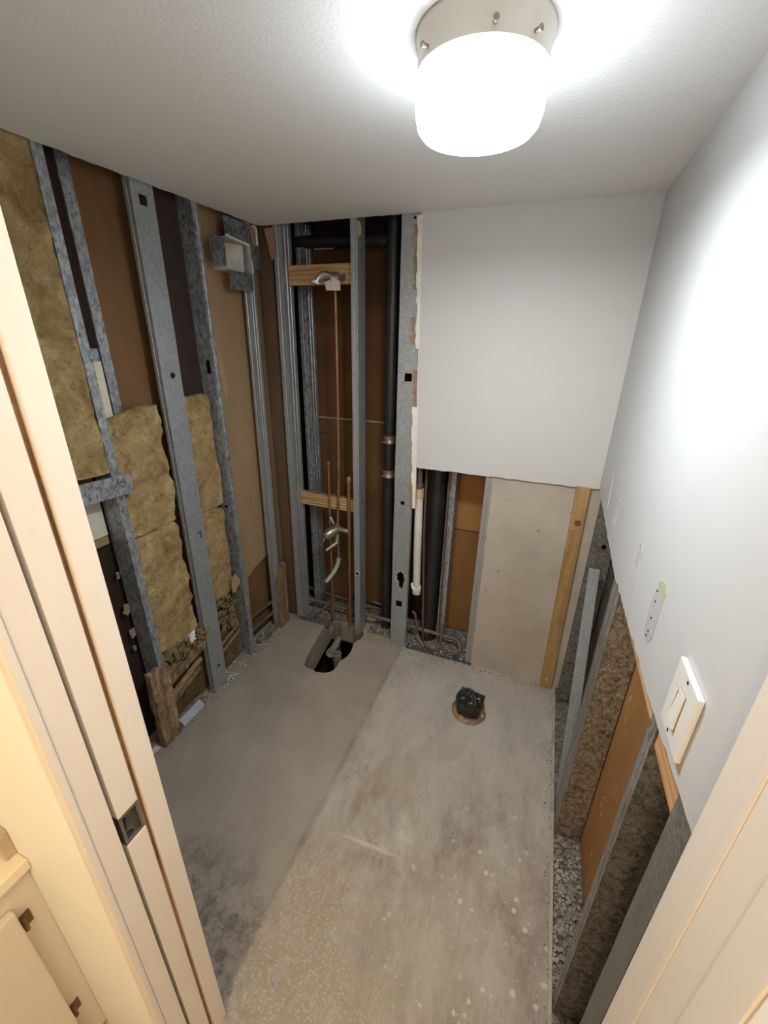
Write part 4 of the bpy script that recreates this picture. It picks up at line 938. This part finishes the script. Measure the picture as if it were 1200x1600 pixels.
for v in b.verts:
    z = v.co.z; k = 1-.22*max(0, (z-.05)/.07); v.co.x *= k; v.co.y *= k
    r_ = noise.noise(v.co*45); s = noise.noise(Vector((v.co.x*18, v.co.y*18, v.co.z*70))); v.co += Vector((v.co.x, v.co.y, .02)).normalized()*(r_*.005 + (abs(s))*-.006)
lump(b, .030, .080, -.010, .040, .040, .112, (5,5,8), .010, 30, .55, 6)
xf(b, (TC[0]-.004, TC[1], .002))
single('black_plastic_bag', b, BAG, 'black plastic bag stuffed into the toilet drain', 'bag')

# ------------------------------------------------------------------ RIGHT SIDE WOOD
t = thing('furring_strip', (1.72,-.005,.0), 'brown wood furring strip nailed over the cement board', 'wood')
b = NB(); box(b, -.031, .031, -.012, .012, 0, 1.245, .0015); xf(b, (1.741,.002,.0))
for v in b.verts: v.co.x += -.018*(v.co.z/1.24)*1.0
obj('strip', b, PINEZ, t)
b = NB(); tube(b, [(1.729,-.0108,1.06),(1.729,-.0095,1.06)], .016, 16); obj('knot', b, m_plain('wood_knot', (0.14,0.05,0.02), 0.6, c2=(0.22,0.09,0.04)), t)
b = NB(); crumbs(b, 9, lambda r: (1.735+.012*r.random(), -.012, .05+.03*r.random()), .003, .008, 1, 83); crumbs(b, 4, lambda r: (1.708+.006*r.random(), -.012, 1.02+.015*r.random()), .002, .006, 1, 84); crumbs(b, 5, lambda r: (1.70+.05*r.random(), -.012, .3+.6*r.random()), .0015, .004, 1, 85)
o = obj('plaster_bits', b, CRUMB, t); o['kind'] = 'stuff'
blk('horizontal wood blocking behind the right wall edge, longer one', 1.8045,1.842, -1.322,-.745, 1.160,1.250, PINEY)
blk('short wood blocking behind the right wall edge near the door', 1.8045,1.842, -1.516,-1.368, 1.150,1.240, m_wood('warm_blocking_wood', (0.46,0.23,0.09), (0.68,0.42,0.20), 'y', 14))
woodblock('pale wood offcut on the floor by the door jamb', 1.805, 1.90, -1.50, -1.405, -.008, .022, m_wood('offcut_wood', (0.45,0.32,0.18), (0.66,0.50,0.31), 'x', 14, .3), 9, (0,0,.15), .003, (6,4,2), 'wood_offcut')

# ------------------------------------------------------------------ RUBBLE
def rub(label, n, fn, s0, s1, mat, seed, flat=.6):
    b = NB(); crumbs(b, n, fn, s0, s1, flat, seed); o = single('plaster_rubble', b, mat, label, 'rubble', base=(0,0,0)); o['kind'] = 'stuff'; return o
U_ = lambda r, a, c: a+(c-a)*r.random()
rub('pale plaster rubble in the right wall channel', 900, lambda r: (U_(r,1.80,1.895), U_(r,-1.35,-.84), U_(r,-.012,.002)), .0015, .009, m_plain('channel_crumbs', (0.50,0.45,0.38), 0.95, c2=(0.20,0.17,0.14)), 91)
rub('grey rubble in the far right wall channel', 240, lambda r: (U_(r,1.80,1.895), U_(r,-.80,-.05), U_(r,-.012,.002)), .003, .010, CRUMBD, 92)
rub('white crumbs along the foot of the chase', 330, lambda r: (U_(r,.58,1.28), U_(r,.02,.22), U_(r,.002,.022)), .002, .010, CRUMB, 93)
rub('dirty crumbs at the left end of the chase', 260, lambda r: (U_(r,.03,.50), U_(r,.10,.28), U_(r,.01,.035)), .003, .014, CRUMBD, 94)
rub('plaster crumbs at the foot of the left wall', 420, lambda r: (U_(r,-.10,.012), U_(r,-.75,-.13), U_(r,.0,.012)), .002, .010, CRUMB, 95)
rub('dark crumbs under the near left studs', 260, lambda r: (U_(r,-.11,-.01), U_(r,-1.5,-.75), U_(r,.0,.012)), .003, .012, CRUMBD, 96)
rub('dirty grit along the foot of the left wall', 380, lambda r: (U_(r,-.02,.030)+.015*r.random()**3, U_(r,-1.2,-.10), .002), .001, .005, CRUMBD, 97)
rub('dark grit along the foot of the back wall', 420, lambda r: (U_(r,.55,1.70), -.002-.05*r.random()**2.5, .002), .001, .005, CRUMBD, 98)
rub('grit along the right floor edge', 260, lambda r: (1.786-.03*r.random()**3, U_(r,-1.6,-.05), .003), .001, .004, CRUMBD, 99)
def plank_rubble():
    b = NB(); lump(b, -.060, -.014, -.33, -.145, .0, .040, (3,14,3), .010, 30, .2, 17); return b
single('mortar_ridge', plank_rubble(), RUBBLE, 'crusty mortar ridge beside the far left wood block', 'rubble', smooth=True)
# pale plaster chunks in the dark near-left cavity
rg = random.Random(3)
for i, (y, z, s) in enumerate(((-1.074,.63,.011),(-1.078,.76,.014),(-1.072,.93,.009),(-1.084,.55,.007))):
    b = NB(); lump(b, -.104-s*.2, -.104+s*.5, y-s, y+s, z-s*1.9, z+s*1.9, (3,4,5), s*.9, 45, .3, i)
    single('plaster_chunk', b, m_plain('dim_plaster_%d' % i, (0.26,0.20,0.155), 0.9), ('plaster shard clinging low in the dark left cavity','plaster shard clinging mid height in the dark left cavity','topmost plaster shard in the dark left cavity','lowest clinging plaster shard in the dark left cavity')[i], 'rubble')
for i, (x, y, s) in enumerate(((-.05,-1.20,.020),(-.03,-1.165,.018),(-.02,-1.23,.024),(-.06,-1.27,.020))):
    b = NB(); lump(b, x-s, x+s, y-s*1.2, y+s*1.2, .0, s*.9, (4,4,3), s*.35, 30, .4, i+20)
    tag(obj('plaster_chunk', b, CRUMB, None, (x,y,0)), ('plaster chunk on the floor deep behind the near rotten block','plaster chunk touching the near rotten block at the floor','plaster chunk lying next to the jamb at the left wall foot','darkest plaster chunk far back under the left wall')[i], 'rubble', 'plaster chunks behind the near rotten block')
for i, (y, z, x) in enumerate(((-.79,.83,1.7975),(-.785,.70,1.7975))):
    pass

# ------------------------------------------------------------------ VANITY IN THE HALL
t = thing('vanity_cabinet', (.30,-2.3,0), 'cream painted cabinet standing in the hallway at lower left', 'cabinet')
VP_ = m_paint('cabinet_paint', (0.74,0.67,0.58), dirt=(0.5,0.4,0.3), amt=0.1, rough=0.45, bump=0.15, bsc=200)
obj('body', boxm(.05,.608,-2.95,-1.8852,.11,.842,.0015), VP_, t)
obj('toe_kick', boxm(.05,.55,-2.95,-1.8865,.0,.11), m_plain('dark_kick', (0.12,0.07,0.04), 0.7), t)
for k, (ya, yb) in enumerate(((-2.36,-1.936),(-2.80,-2.375))):
    dr = obj('door', boxm(.609,.628,ya,yb,.165,.770,.004), VP_, t)
    for z in (.705,.30):
        b = NB(); tube(b, [(.617,-1.929 if k == 0 else -2.368,z-.022),(.617,-1.929 if k == 0 else -2.368,z+.022)], .0045, 10); box(b, .6085, .6105, (-1.931 if k == 0 else -2.370), (-1.912 if k == 0 else -2.351), z-.020, z+.020, .0006)
        obj('hinge', b, m_plain('old_brass_hinge', (0.22,0.13,0.06), 0.4, 0.7), dr)
b = NB(); box(b, .04, .632, -2.96, -1.8852, .843, .872, .003)
single('vanity_countertop', b, m_paint('cream_counter', (0.86,0.78,0.60), amt=0.08, rough=0.3, bump=0.02), 'cream countertop lying on the hallway cabinet', 'countertop')
b = NB(); box(b, .04, .600, -1.905, -1.8851, .8725, .950, .003)
single('side_splash', b, m_plain('tan_splash', (0.62,0.50,0.35), 0.4), 'low tan side splash standing on the hallway countertop', 'splash')
